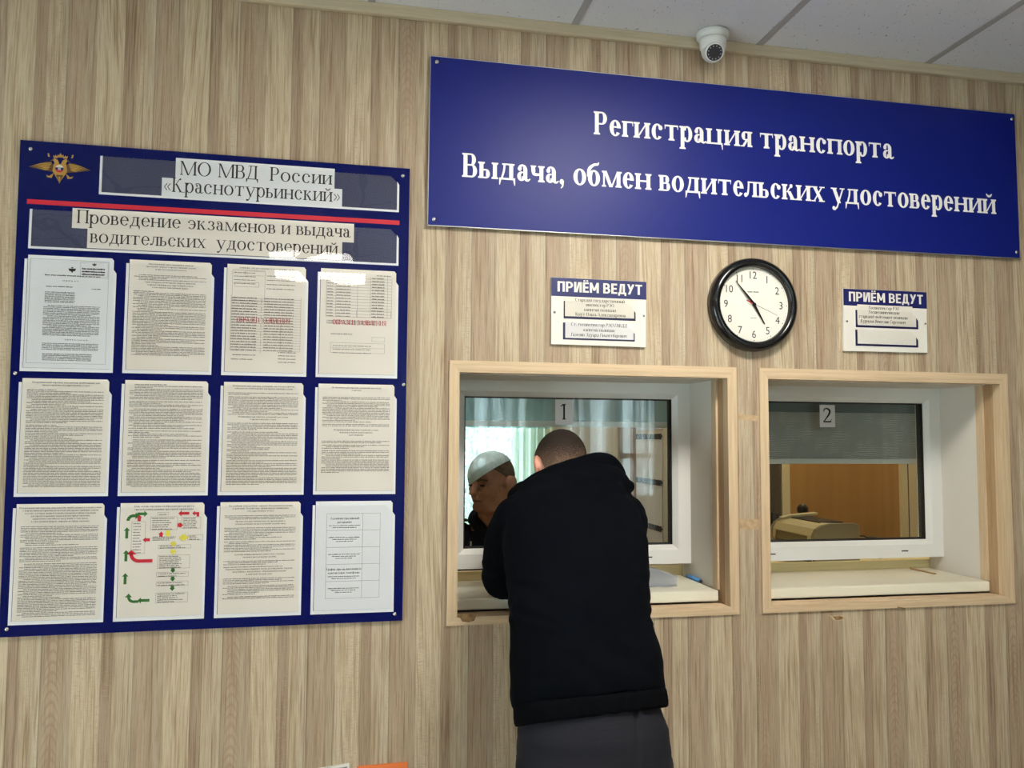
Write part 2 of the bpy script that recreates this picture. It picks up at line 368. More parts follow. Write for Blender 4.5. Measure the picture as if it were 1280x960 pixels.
def thing(name, loc, label, cat, group=None):
    o = bpy.data.objects.new(name, None); COL.objects.link(o); o.location = loc; o.empty_display_size = .05
    o['label'] = label; o['category'] = cat
    if group: o['group'] = group
    return o
def tag(o, label, cat, group=None):
    o['label'] = label; o['category'] = cat
    if group: o['group'] = group
    return o
def struct(name, loc=None):
    o = bpy.data.objects.new(name, None); COL.objects.link(o); o.location = loc or (0, 0, 0); o['kind'] = 'structure'
    return o
def sculpt(mb, voxel, smooth, name, mats, parent, disp=None, cut=None, warp=None, plane=None, **k):
    """melt overlapping closed shapes into one continuous surface"""
    t = mb.build('melt', mats); 
    r = t.modifiers.new('r', 'REMESH'); r.mode = 'VOXEL'; r.voxel_size = voxel; r.use_smooth_shade = True
    sm = t.modifiers.new('s', 'SMOOTH'); sm.factor = .5; sm.iterations = smooth
    dg = bpy.context.evaluated_depsgraph_get(); dg.update()
    me = bpy.data.meshes.new_from_object(t.evaluated_get(dg)); me.name = name
    bpy.data.objects.remove(t)
    bm = bmesh.new(); bm.from_mesh(me)
    if disp:
        bm.normal_update()
        for v in bm.verts: v.co += v.normal*disp(v.co)
    if warp:
        for v in bm.verts: v.co = warp(v.co)
    if plane: bmesh.ops.bisect_plane(bm, geom=bm.verts[:]+bm.edges[:]+bm.faces[:], plane_co=plane[0], plane_no=plane[1], clear_inner=True)
    if cut:
        bmesh.ops.delete(bm, geom=[v for v in bm.verts if cut(v.co)], context='VERTS')
        for _ in range(6):                                          # even out the cut edge
            new = {}
            for v in bm.verts:
                nb_ = [e.other_vert(v).co for e in v.link_edges if e.is_boundary]
                if len(nb_) == 2: new[v] = v.co*.5+(nb_[0]+nb_[1])*.25
            for v, co in new.items(): v.co = co
    po = world_of(parent) if parent else Vector((0, 0, 0))
    for v in bm.verts: v.co -= po
    for f in bm.faces: f.smooth = True
    bm.to_mesh(me); bm.free()
    me.materials.clear()
    for m in (mats if isinstance(mats, (list, tuple)) else [mats]): me.materials.append(M_[m])
    o = bpy.data.objects.new(name, me); COL.objects.link(o)
    if parent: o.parent = parent
    for a, v in k.items(): o[a] = v
    return o

# ------------------------------------------------------------------ a serif alphabet drawn from stems, bars and bowls
class Face:
    def __init__(s, W, T, italic=0.0, sq=1.0):
        s.W = W; s.T = T; s.S = .045; s.it = italic; s.sq = sq; s.x = .46; s.c = .67; s.cache = {}
    def stem(s, x, y0, y1, b='lr', t='lr', w=None):
        w = w or s.W; S, h = s.S, s.T*.8; P = []
        P.append([(x, y0), (x+w, y0), (x+w, y1), (x, y1)])
        for yy, sd, k in ((y0, b, 1), (y1, t, -1)):
            if sd:
                l = x-(S if 'l' in sd else 0); r = x+w+(S if 'r' in sd else 0)
                P.append([(l, yy), (r, yy), (r, yy+k*h), (x+w, yy+k*(h+.03)), (x, yy+k*(h+.03)), (l, yy+k*h)])
        return P
    def bar(s, x0, x1, y, t=None): t = t or s.T; return [[(x0, y), (x1, y), (x1, y+t), (x0, y+t)]]
    def diag(s, x0, y0, x1, y1, w): return [[(x0, y0), (x0+w, y0), (x1+w, y1), (x1, y1)]]
    def ring(s, cx, cy, rx, ry, w=None, t=None, a0=0, a1=360, n=None):
        w = s.W*1.05 if w is None else w; t = s.T if t is None else t; n = n or max(6, int(abs(a1-a0)/16)); P = []
        q = lambda a, o: (cx+math.cos(math.radians(a))*(rx-(0 if o else w)), cy+math.sin(math.radians(a))*(ry-(0 if o else t)))
        for i in range(n):
            a = a0+(a1-a0)*i/n; b = a0+(a1-a0)*(i+1)/n
            P.append([q(a, 1), q(b, 1), q(b, 0), q(a, 0)])
        return P
    def bowl(s, x0, y0, x1, y1, w=None, t=None, flip=False):
        w = w or s.W; t = t or s.T; r = min((y1-y0)/2, x1-x0); xc = x1-r*.95; cy = (y0+y1)/2; P = []; n = 10
        O = [(x0, y1)]+[(xc+(x1-xc)*math.cos(a), cy+(y1-cy)*math.sin(a)) for a in [math.pi/2-math.pi*i/n for i in range(n+1)]]+[(x0, y0)]
        I = [(x0, y1-t)]+[(xc+(x1-w-xc)*math.cos(a), cy+(y1-t-cy)*math.sin(a)) for a in [math.pi/2-math.pi*i/n for i in range(n+1)]]+[(x0, y0+t)]
        for i in range(len(O)-1): P.append([O[i], O[i+1], I[i+1], I[i]])
        if flip: P = [[(x0+x1-a, b) for a, b in p] for p in P]
        return P
    def rib(s, pts, ws):
        n = len(pts); Q = []
        for i in range(n-1):
            p0, p1, p2, p3 = pts[max(i-1, 0)], pts[i], pts[i+1], pts[min(i+2, n-1)]
            for k in range(5):
                t = k/5
                Q.append(tuple(.5*(2*p1[j]+(p2[j]-p0[j])*t+(2*p0[j]-5*p1[j]+4*p2[j]-p3[j])*t*t+(3*p1[j]-p0[j]-3*p2[j]+p3[j])*t**3) for j in (0, 1))+(ws[i]+(ws[i+1]-ws[i])*t,))
        Q.append(pts[-1]+(ws[-1],)); L = []
        for i, (x, y, w) in enumerate(Q):
            a = Q[max(i-1, 0)]; b = Q[min(i+1, len(Q)-1)]; dx, dy = b[0]-a[0], b[1]-a[1]; d = math.hypot(dx, dy) or 1
            L.append(((x-dy/d*w/2, y+dx/d*w/2), (x+dy/d*w/2, y-dx/d*w/2)))
        return [[L[i][0], L[i][1], L[i+1][1], L[i+1][0]] for i in range(len(L)-1)]
    def dot(s, x, y, r): return [[(x+r*math.cos(i*math.pi/5), y+r*math.sin(i*math.pi/5)) for i in range(10)]]
    def drop(s, x, y, sgn, h=.12): return [[(x, y), (x+sgn*.03, y-h), (x+sgn*.045, y-h), (x+sgn*.045, y)]]
    def glyph(s, ch):
        if ch in s.cache: return s.cache[ch]
        W, T, S, x, c = s.W, s.T, s.S, s.x, s.c; P = []; st, bar, ring, rib, dot, diag, bowl, drop = s.stem, s.bar, s.ring, s.rib, s.dot, s.diag, s.bowl, s.drop
        o = .05; g = .20+W*.35
        H = c if ch.isupper() else x; lo = ch.lower(); up = ch.isupper()
        k = 1.32 if up else 1.0; g *= k; m = 0
        r2 = o+W+g
        if lo == 'и': P = st(o, 0, H)+st(r2, 0, H)+diag(o+W*.8, H*.14, r2-W*.2, H*.86, W*.45); m = r2+W+o
        elif lo == 'й':
            a, m = s.glyph('И' if up else 'и'); P = list(a)+ring(m/2, H+.17, .13, .115, .05, T*1.6, 180, 360); 
        elif lo == 'н': P = st(o, 0, H)+st(r2, 0, H)+bar(o+W, r2, H*.47, T*1.1); m = r2+W+o
        elif lo == 'п': P = st(o, 0, H)+st(r2, 0, H)+bar(o, r2, H-T*1.1, T*1.1); m = r2+W+o
        elif lo == 'ц': P = st(o, 0, H, 'l')+st(r2, 0, H, '')+bar(o, r2+W+.05, 0, T*1.1)+[[(r2+W, 0), (r2+W+.06, 0), (r2+W+.06, -.15), (r2+W+.035, -.15)]]; m = r2+W+o+.05
        elif lo == 'ш' or lo == 'щ':
            r3 = r2+W+g; P = st(o, 0, H, 'l')+st(r2, 0, H, '')+st(r3, 0, H, 'r')+bar(o, r3+W, 0, T*1.1); m = r3+W+o
            if lo == 'щ': P += [[(r3+W, 0), (r3+W+.06, 0), (r3+W+.06, -.15), (r3+W+.035, -.15)]]
        elif lo == 'т':
            mx = o+.17*k; P = st(mx, 0, H)+bar(o-.01, 2*mx+W-o+.01, H-T*1.1, T*1.1)+drop(o+.04, H, -1, .13*k)+drop(2*mx+W-o-.04, H, 1, .13*k); m = 2*mx+W
        elif lo == 'г':
            xr = o+W+.21*k; P = st(o, 0, H)+bar(o, xr, H-T*1.1, T*1.1)+drop(xr-.035, H, 1, .14*k); m = xr+.02
        elif lo == 'е' and not up:
            cx = o+.19; P = ring(cx, x/2, .20, x/2+.01, W*1.05, T, 0, 325)+bar(cx-.16, cx+.185, x*.52, T); m = cx+.23
        elif ch == 'Е': P = st(o, 0, H)+bar(o, o+.44, 0)+bar(o, o+.42, H-T)+bar(o, o+.28, H*.5)+[[(o+.44, 0), (o+.48, .15), (o+.455, .15), (o+.40, T)]]+drop(o+.39, H, 1, .13)+[[(o+.28, H*.5-.06), (o+.30, H*.5-.06), (o+.30, H*.5+.09), (o+.28, H*.5+.09)]]; m = .55
        elif lo == 'с':
            cx = o+.19*k; ry = H/2+.01; P = ring(cx, H/2, .20*k, ry, W*1.05, T, 50, 322)
            P += drop(cx+.10*k, H-.0, 1, .19) if up else dot(cx+.12, H*.76, W*.46+.012); m = cx+.23*k
        elif lo == 'э':
            cx = o+.19*k; P = ring(cx, H/2, .20*k, H/2+.01, W*1.05, T, -140, 130)+bar(cx-.07*k, cx+.17*k, H*.48)+dot(cx-.13*k, H*.76, W*.42+.012); m = cx+.20*k+o
        elif lo == 'о': cx = o-.01+.215*k; P = ring(cx, H/2, .225*k, H/2+.012); m = cx+.255*k
        elif lo == 'ф':
            cx = o+.29*k; P = st(cx-W/2, -.22 if not up else 0, c if not up else H)+ring(cx, H*.5, .29*k, H*.42 if up else x/2, W, T); m = 2*cx
        elif lo == 'ю': cx = o+W+.33*k; P = st(o, 0, H)+ring(cx, H/2, .20*k, H/2+.01)+bar(o+W, cx-.15*k, H*.48); m = cx+.24*k
        elif ch == 'р': P = st(o, -.22, x)+ring(o+W*.7+.14, x/2, .19, x/2+.01, W, T, -150, 150); m = o+W*.7+.36
        elif ch == 'Р': P = st(o, 0, H)+bowl(o+W*.5, H*.44, o+W+.29, H); m = o+W+.34
        elif lo == 'в': xr = o+W+.23*k; P = st(o, 0, H, 'l', 'l')+bowl(o+W*.5, 0, xr+.02, H*.55)+bowl(o+W*.5, H*.55-T, xr-.02, H); m = xr+.05
        elif lo == 'ь': xr = o+W+.23*k; P = st(o, 0, H, 'l')+bowl(o+W*.5, 0, xr, H*.57); m = xr+.04
        elif lo == 'ъ': xr = o+.1+W+.23*k; P = st(o+.1, 0, H, '', '')+bowl(o+.1+W*.5, 0, xr, H*.57)+bar(o-.03, o+.1, H-T)+drop(o+.02, H, -1, .12); m = xr+.04
        elif lo == 'ы': xr = o+W+.22*k; P = st(o, 0, H, 'l')+bowl(o+W*.5, 0, xr, H*.57)+st(xr+.10, 0, H); m = xr+.10+W+o
        elif lo == 'б' and not up:
            cx = o+.20; P = ring(cx, .225, .215, .235)+rib([(cx-.19, .26), (cx-.17, .47), (cx-.02, .60), (cx+.13, .63), (cx+.17, .69)], [W*.8, W*.85, .075, .07, .02]); m = cx+.25
        elif ch == 'Б': P = st(o, 0, H)+bowl(o+W*.5, 0, o+W+.28, H*.55)+bar(o, o+.40, H-T)+drop(o+.37, H, 1, .13); m = o+W+.33
        elif ch == 'а':
            xr = o+.20; P = st(xr, .06, .33, '', '')+ring(xr+W-.17, .315, .17, .155, W, T, 0, 140)+dot(o+.075, .345, W*.42+.012)
            P += rib([(xr+W*.5, .09), (xr+W*.75, .03), (xr+W+.04, .025), (xr+W+.10, .07)], [W, W*.55, T*1.2, T*.6])+ring(o+.135, .13, .145, .135, W*.95, T, 60, 360); m = xr+W+.09
        elif ch == 'А':
            P = diag(o+.27-T*.3, H, o+.04, 0, T*1.1)+diag(o+.56-W*.5, 0, o+.27-W*.25, H, W)+bar(o+.10, o+.46, H*.30)+bar(o-.03, o+.15, 0, T*.8)+bar(o+.42, o+.66+W*.3, 0, T*.8); m = .72+W*.3
        elif lo == 'д':
            xl, xr = o+.06, o+.24*k+W*.6; P = st(xr, 0, H, '', 'r')+bar(xl+.02, xr+W, H-T)+rib([(xl+.10*k, H-T*.6), (xl+.08*k, H*.55), (xl, T*.5)], [T*1.5, T*1.5, T*1.4])+bar(o-.02, xr+W+.07, 0, T*1.2)
            P += [[(o-.02, T), (o-.02, -.15), (o+.005, -.15), (o+.05, 0), (o+.05, T)], [(xr+W+.07, T), (xr+W+.07, -.15), (xr+W+.045, -.15), (xr+W, 0), (xr+W, T)]]; m = xr+W+.10
        elif lo == 'л':
            xr = o+.22*k+W*.5; P = st(xr, 0, H, 'lr', 'r')+bar(o+.08, xr+W, H-T)+rib([(o+.12*k, H-T*.6), (o+.10*k, H*.45), (o+.06, .07), (o, .05)], [T*1.4, T*1.5, T*1.6, T*1.5])+dot(o+.0, .055, W*.35+.02); m = xr+W+o
        elif lo == 'м':
            xr = o+.06+W*.7+.36*k; mid = (o+.05+xr+W*.3)/2; P = st(o+.03, 0, H, 'lr', 'l', T*1.2)+st(xr, 0, H, 'lr', 'r')+diag(mid-W*.4, 0, o+.03, H, W*.9)+diag(mid, 0, xr+W*.1, H, T*1.2); m = xr+W+o
        elif lo == 'ч': xr = o+.20*k+W*.6; P = st(xr, 0, H)+rib([(o+W*.5, H), (o+W*.52, H*.66), (o+W*.8, H*.47), (xr+.01, H*.46)], [W, W, T*1.9, T*1.4])+[[(o-S*.6, H), (o+W+S*.6, H), (o+W+S*.6, H-T*.8), (o-S*.6, H-T*.8)]]; m = xr+W+o
        elif lo == 'к': P = st(o, 0, H)+diag(o+W, H*.48, o+W+.16*k, H*.92, T*1.3)+diag(o+W+.19*k, 0, o+W+.03, H*.56, W*1.05)+bar(o+W+.15*k, o+W+.32*k+W*.6, 0, T*.8)+dot(o+W+.19*k, H*.9, W*.33+.015); m = o+W+.31*k+W*.5
        elif lo == 'ж':
            cx = o+.36*k; P = st(cx-W/2, 0, H)
            for sg in (-1, 1): P += diag(cx+sg*.07-T*.6, H*.5, cx+sg*.24*k-T*.6, H*.92, T*1.3)+diag(cx+sg*.28*k-W/2, 0, cx+sg*.06-W/2, H*.55, W*.95)+dot(cx+sg*.26*k, H*.9, W*.33+.015)+bar(cx+sg*.28*k-.08, cx+sg*.28*k+.08, 0, T*.8)
            m = 2*cx
        elif lo == 'х': a = .30*k; P = diag(o+a, 0, o, H, W*1.05)+diag(o+.02, 0, o+a+W*.4, H, T*1.3)+bar(o-.05, o+W+.06, H-T*.8, T*.8)+bar(o+a-.05, o+a+W+.05, 0, T*.8)+bar(o-.05, o+.12, 0, T*.8)+bar(o+a-.02, o+a+W+.05, H-T*.8, T*.8); m = o+a+W+o
        elif ch == 'у': a = .17+W*.3; P = diag(o+a, 0, o, x, W*1.05)+diag(o+a-.10+W*.3, -.16, o+a+.19+W*.1, x, T*1.3)+bar(o-.05, o+W+.06, x-T*.8, T*.8)+bar(o+a+.10, o+a+.27+W*.2, x-T*.8, T*.8)+rib([(o+a-.07+W*.3, -.13), (o+a-.13+W*.2, -.19), (o+.05, -.18)], [T*1.3, T*1.5, T*1.6])+dot(o+.06, -.16, W*.35+.015); m = o+a+.27+W*.2
        elif ch == 'У': a = .24; P = diag(o+a, .20, o, H, W*1.05)+diag(o+a-.06, .02, o+a+.26, H, T*1.3)+bar(o-.05, o+W+.06, H-T*.8, T*.8)+bar(o+a+.16, o+a+.35, H-T*.8, T*.8)+dot(o+.12, .05, W*.35+.02); m = .64
        elif ch == 'я': xr = o+.23; P = st(xr, 0, x, 'r', 'r')+bowl(o, x*.42, xr+W*.4, x, W, T, True)+diag(o+.0, .0, o+.16, x*.46, W*.75)+bar(o-.04, o+.10, 0, T*.8); m = xr+W+o
        elif ch == 'Я': xr = o+.34; P = st(xr, 0, H)+bowl(o+.02, H*.42, xr+W*.4, H, W, T, True)+diag(o, 0, o+.22, H*.46, W*.8)+bar(o-.04, o+.12, 0, T*.8); m = xr+W+o
        elif lo == 'з': cx = o+.15*k; P = ring(cx, H*.75, .155*k, H*.27, W*.95, T, -90, 145)+ring(cx, H*.27, .18*k, H*.29, W, T, -145, 90)+dot(cx-.10*k, H*.83, W*.35+.012)+dot(cx-.12*k, H*.15, W*.35+.012); m = cx+.22*k
        elif ch == ',': P = dot(.12, .055, W*.5+.01)+rib([(.155, .05), (.15, -.06), (.09, -.13)], [W*.5, W*.4, .02]); m = .25
        elif ch == '.': P = dot(.12, .05, W*.5+.01); m = .24
        elif ch in '«»':
            for dx in (0, .15):
                for a, b in (((.20, .06), (.07, .22)), ((.07, .22), (.20, .38))):
                    q = rib([(a[0]+dx, a[1]), ((a[0]+b[0])/2+dx, (a[1]+b[1])/2), (b[0]+dx, b[1])], [.035]*3); P += q
            if ch == '»': P = [[(.42-a, b) for a, b in p] for p in P]
            m = .42
        elif ch == '1': P = st(.20, 0, c)+rib([(.08, .57), (.16, .61), (.22, .66)], [T, T*1.4, T*1.4]); m = .5
        elif ch == '2': P = rib([(.06, .50), (.10, .60), (.22, .64), (.36, .55), (.34, .40), (.18, .18), (.05, .04)], [T*1.3, T*1.8, T*2, W*1.15, W*1.1, T*1.8, T*1.3])+[[(.03, 0), (.42, 0), (.47, .15), (.445, .15), (.40, W*.8), (.05, W*.7)]]; m = .5
        else: m = .25
        if s.it: P = [[(a+b*s.it, b) for a, b in p] for p in P]
        s.cache[ch] = (P, m); return s.cache[ch]
    def width(s, t, sp=0.0): return sum(s.glyph(ch)[1]+sp for ch in t)-sp
    def write(s, mb, t, x0, z0, y, size=None, width=None, align='l', sp=0.0, mi=0, slope=0.0, sx=1.0):
        """text on a plane facing -y; width fits it to that breadth, size is the em"""
        w0 = s.width(t, sp)
        if size is None: size = width/w0/sx
        elif width: sx = width/(w0*size)
        x = x0-(w0*size*sx/2 if align == 'c' else 0)
        for ch in t:
            P, m = s.glyph(ch)
            for ip, p in enumerate(P):
                q = [(x+a*size*sx, z0+b*size+slope*(x+a*size*sx-x0)) for a, b in p]
                ar = sum(q[i][0]*q[(i+1) % len(q)][1]-q[(i+1) % len(q)][0]*q[i][1] for i in range(len(q)))
                if abs(ar) > 1e-12: mb.poly(q, y-ip*8e-6, mi)
            x += (m+sp)*size*sx
        return mb
BOLD = Face(.135, .045); REG = Face(.082, .030); BIT = Face(.105, .042, .22); SB = Face(.11, .04)
def sans(mb, t, x0, z0, y, h, width):
    """heavy plain capitals for the ПРИЁМ ВЕДУТ plates"""
    W = .19; G = {}
    r = lambda a, b, c, d: [(a, b), (c, b), (c, d), (a, d)]
    G['П'] = ([r(0, 0, W, 1), r(.42, 0, .42+W, 1), r(0, 1-W*.9, .6, 1)], .61)
    bw = lambda x0, y0, x1, y1: Face(.1, .1).bowl(x0, y0, x1, y1, W, .155)
    G['Р'] = ([r(0, 0, W, 1)]+bw(.05, .36, .60, 1), .60)
    G['И'] = ([r(0, 0, W, 1), r(.46, 0, .46+W, 1), [(.12, 0), (.12+W*.9, 0), (.46+.06, 1), (.46+.06-W*.9, 1)]], .65)
    G['Е'] = ([r(0, 0, W, 1), r(0, 0, .5, .165), r(0, .42, .46, .58), r(0, .835, .5, 1)], .5)
    G['Ё'] = (G['Е'][0]+[r(.06, 1.07, .21, 1.21), r(.30, 1.07, .45, 1.21)], .5)
    G['М'] = ([r(0, 0, W, 1), r(.58, 0, .58+W, 1), [(.30, .22), (.46, .22), (.19, 1), (0, 1)], [(.31, .22), (.47, .22), (.77, 1), (.58, 1)]], .77)
    G['В'] = ([r(0, 0, W, 1)]+bw(.05, 0, .60, .57)+bw(.05, .43, .56, 1), .60)
    G['Д'] = ([r(.08, 0, .66, .16), [(.08, 0), (.26, 0), (.34, 1), (.17, 1)], r(.17, .84, .58, 1), r(.40, 0, .58, 1), r(0, -.16, .15, .16), r(.55, -.16, .70, .16)], .70)
    G['У'] = ([[(0, 1), (.19, 1), (.40, .36), (.24, .36)], [(.06, 0), (.25, 0), (.62, 1), (.43, 1)]], .62)
    G['Т'] = ([r(0, .835, .58, 1), r(.195, 0, .385, 1)], .58); G[' '] = ([], .20)
    tot = sum(G[ch][1]+.09 for ch in t)-.09; k = width/tot; x = x0
    for ch in t:
        for ip, p in enumerate(G[ch][0]): mb.poly([(x+a*k, z0+b*h) for a, b in p], y-ip*1e-5)
        x += (G[ch][1]+.09)*k
def scribble(mb, x0, x1, z, xh, y, rnd, fill=1.0, indent=0.0, mi=0):
    """one line of print too small to read: letter-sized marks in words"""
    x = x0+indent; end = x0+(x1-x0)*fill
    while x < end:
        for _ in range(rnd.randint(2, 11)):
            lw = xh*rnd.uniform(.5, .95)
            if x+lw > end: break
            h = xh*(1.0 if rnd.random() < .85 else 1.4)
            mb.poly([(x, z), (x+lw, z), (x+lw, z+h), (x, z+h)], y, mi); x += lw+xh*.22
        x += xh*.75
# ================================================================== THE SETTING
W1 = (.314, 1.161, 1.045, 1.757); W2 = (1.288, 2.141, 1.045, 1.757); XL, XR, CEIL, YB = -3.4, 3.6, 2.824, -4.7
mb = MB()
for x0, x1, z0, z1 in ((XL, W1[0], 0, CEIL), (W1[1], W2[0], 0, CEIL), (W2[1], XR, 0, CEIL), (W1[0], W1[1], 0, W1[2]), (W1[0], W1[1], W1[3], CEIL),
                       (W2[0], W2[1], 0, W2[2]), (W2[0], W2[1], W2[3], CEIL)):
    mb.box(x0, x1, 0, .355, z0, z1)
wf = mb.build('wall_front', 'oak', kind='structure')
mb = MB()
for q in ([(1.191, 1.641), (1.257, 1.635), (1.257, 1.618), (1.191, 1.624)], [(1.192, 1.318), (1.257, 1.314), (1.257, 1.284), (1.192, 1.286)]):
    t = MB(); t.slab(q, -.0006, .001); t.build('repair_patch', 'tape', wf, label='small brown repair strip on the wood-look wall', kind='structure')
t = MB(); t.slab([(1.482, 1.017), (1.50, 1.012), (1.53, 1.013), (1.548, 1.011), (1.545, 1.0), (1.522, .995), (1.505, 1.0), (1.498, 1.008)], -.0006, .001); t.build('chipped_patch', 'chippale', wf, kind='structure')
t = MB(); t.slab([(1.503, 1.010), (1.53, 1.010), (1.54, 1.006), (1.535, 1.0), (1.515, .998)], -.0012, .001); t.build('chipped_patch', 'chip', wf, kind='structure')
MB().box(XL, XR, YB-.1, 3.0, -.1, 0).build('floor', 'floor', kind='structure')
LAMPS = [(.67, 1.265, -1.535, -.945), (-.551, .036, -3.985, -3.395)]
def plate_with_holes(x0, x1, y0, y1, holes, z0, z1, m):
    xs = sorted({x0, x1, *[h[0] for h in holes], *[h[1] for h in holes]}); ys = sorted({y0, y1, *[h[2] for h in holes], *[h[3] for h in holes]}); m_ = MB()
    for i in range(len(xs)-1):
        for j in range(len(ys)-1):
            cx, cy = (xs[i]+xs[i+1])/2, (ys[j]+ys[j+1])/2
            if not any(h[0] < cx < h[1] and h[2] < cy < h[3] for h in holes): m_.box(xs[i], xs[i+1], ys[j], ys[j+1], z0, z1)
    return m_
cl = plate_with_holes(XL, XR, YB, 0, LAMPS, CEIL, CEIL+.02, 'tile').build('ceiling', 'tile', kind='structure')
mb = MB()
x = .661-.6125*6
while x < XR:
    if x > XL+.02: mb.box(x-.011, x+.011, YB, 0, CEIL-.003, CEIL+.001)
    x += .6125
for k in range(1, 8):
    y = -.322-.6125*k
    if y > YB: mb.box(XL, XR, y-.011, y+.011, CEIL-.0028, CEIL+.001)
mb.build('ceiling_bar', 'tilebar', cl, kind='structure')
MB().box(XL, XR, -.018, 0, 2.789, CEIL).build('trim_1', 'cornice', bevel=.003, kind='structure')
LW = (-3.5, -1.4, .20, 1.65)       # unseen window, added in the left wall to light the lower left
MB().box(XL-.12, XL, YB, LW[0], 0, CEIL).box(XL-.12, XL, LW[1], .3, 0, CEIL).box(XL-.12, XL, LW[0], LW[1], 0, LW[2]).box(XL-.12, XL, LW[0], LW[1], LW[3], CEIL).build('wall_left', 'hallwall', kind='structure')
MB().box(2.35, XR, -1.3, 0, 0, CEIL).build('wall_pier', 'pier', kind='structure')  # unseen wall block, added to darken the right end of the counter wall
MB().box(XR, XR+.1, YB, 0, 0, CEIL).build('wall_right', 'hallwall', kind='structure')
HW = [(.55, 1.75, .95, 2.35), (2.0, 3.2, .95, 2.35)]      # windows behind the photographer
xs = [XL]; mb = MB()
for a, b, z0, z1 in HW:
    mb.box(xs[-1], a, YB-.12, YB, 0, CEIL); mb.box(a, b, YB-.12, YB, 0, z0); mb.box(a, b, YB-.12, YB, z1, CEIL); xs.append(b)
mb.box(xs[-1], XR, YB-.12, YB, 0, CEIL); mb.build('wall_back', 'hallwall', kind='structure')

def pvc_window(name, a, b, z0, z1, y0, y1, mull=True):
    s = struct(name, ((a+b)/2, (y0+y1)/2, z0)); f = .055; m_ = MB()
    m_.box(a, a+f, y0, y1, z0, z1); m_.box(b-f, b, y0, y1, z0, z1); m_.box(a+f, b-f, y0, y1, z0, z0+f); m_.box(a+f, b-f, y0, y1, z1-f, z1)
    if mull:
        c = (a+b)/2; m_.box(c-.045, c+.045, y0, y1, z0+f, z1-f); m_.box(a+f, c-.045, y0, y1, z0+(z1-z0)*.30, z0+(z1-z0)*.30+.05); m_.box(c+.045, b-f, y0, y1, z0+(z1-z0)*.30, z0+(z1-z0)*.30+.05)
    m_.build('window_frame', 'pvc', s, kind='structure')
    m_ = MB(); m_.box(a+f, b-f, (y0+y1)/2-.002, (y0+y1)/2+.002, z0+f, z1-f); m_.build('glass_pane', 'glass', s, kind='structure')
    return s
for i, (a, b, z0, z1) in enumerate(HW): pvc_window('window_%d' % (i+4), a, b, z0, z1, YB-.10, YB-.04)
s6 = struct('window_6', (XL-.06, (LW[0]+LW[1])/2, LW[2])); m_ = MB(); f = .055; xa, xb = XL-.10, XL-.04
m_.box(xa, xb, LW[0], LW[0]+f, LW[2], LW[3]).box(xa, xb, LW[1]-f, LW[1], LW[2], LW[3]).box(xa, xb, LW[0]+f, LW[1]-f, LW[2], LW[2]+f).box(xa, xb, LW[0]+f, LW[1]-f, LW[3]-f, LW[3]).box(xa, xb, -2.64, -2.56, LW[2]+f, LW[3]-f)
m_.build('window_frame', 'pvc', s6, kind='structure')
MB().box(XL-.072, XL-.068, LW[0]+f, LW[1]-f, LW[2]+f, LW[3]-f).build('glass_pane', 'glass', s6, kind='structure')

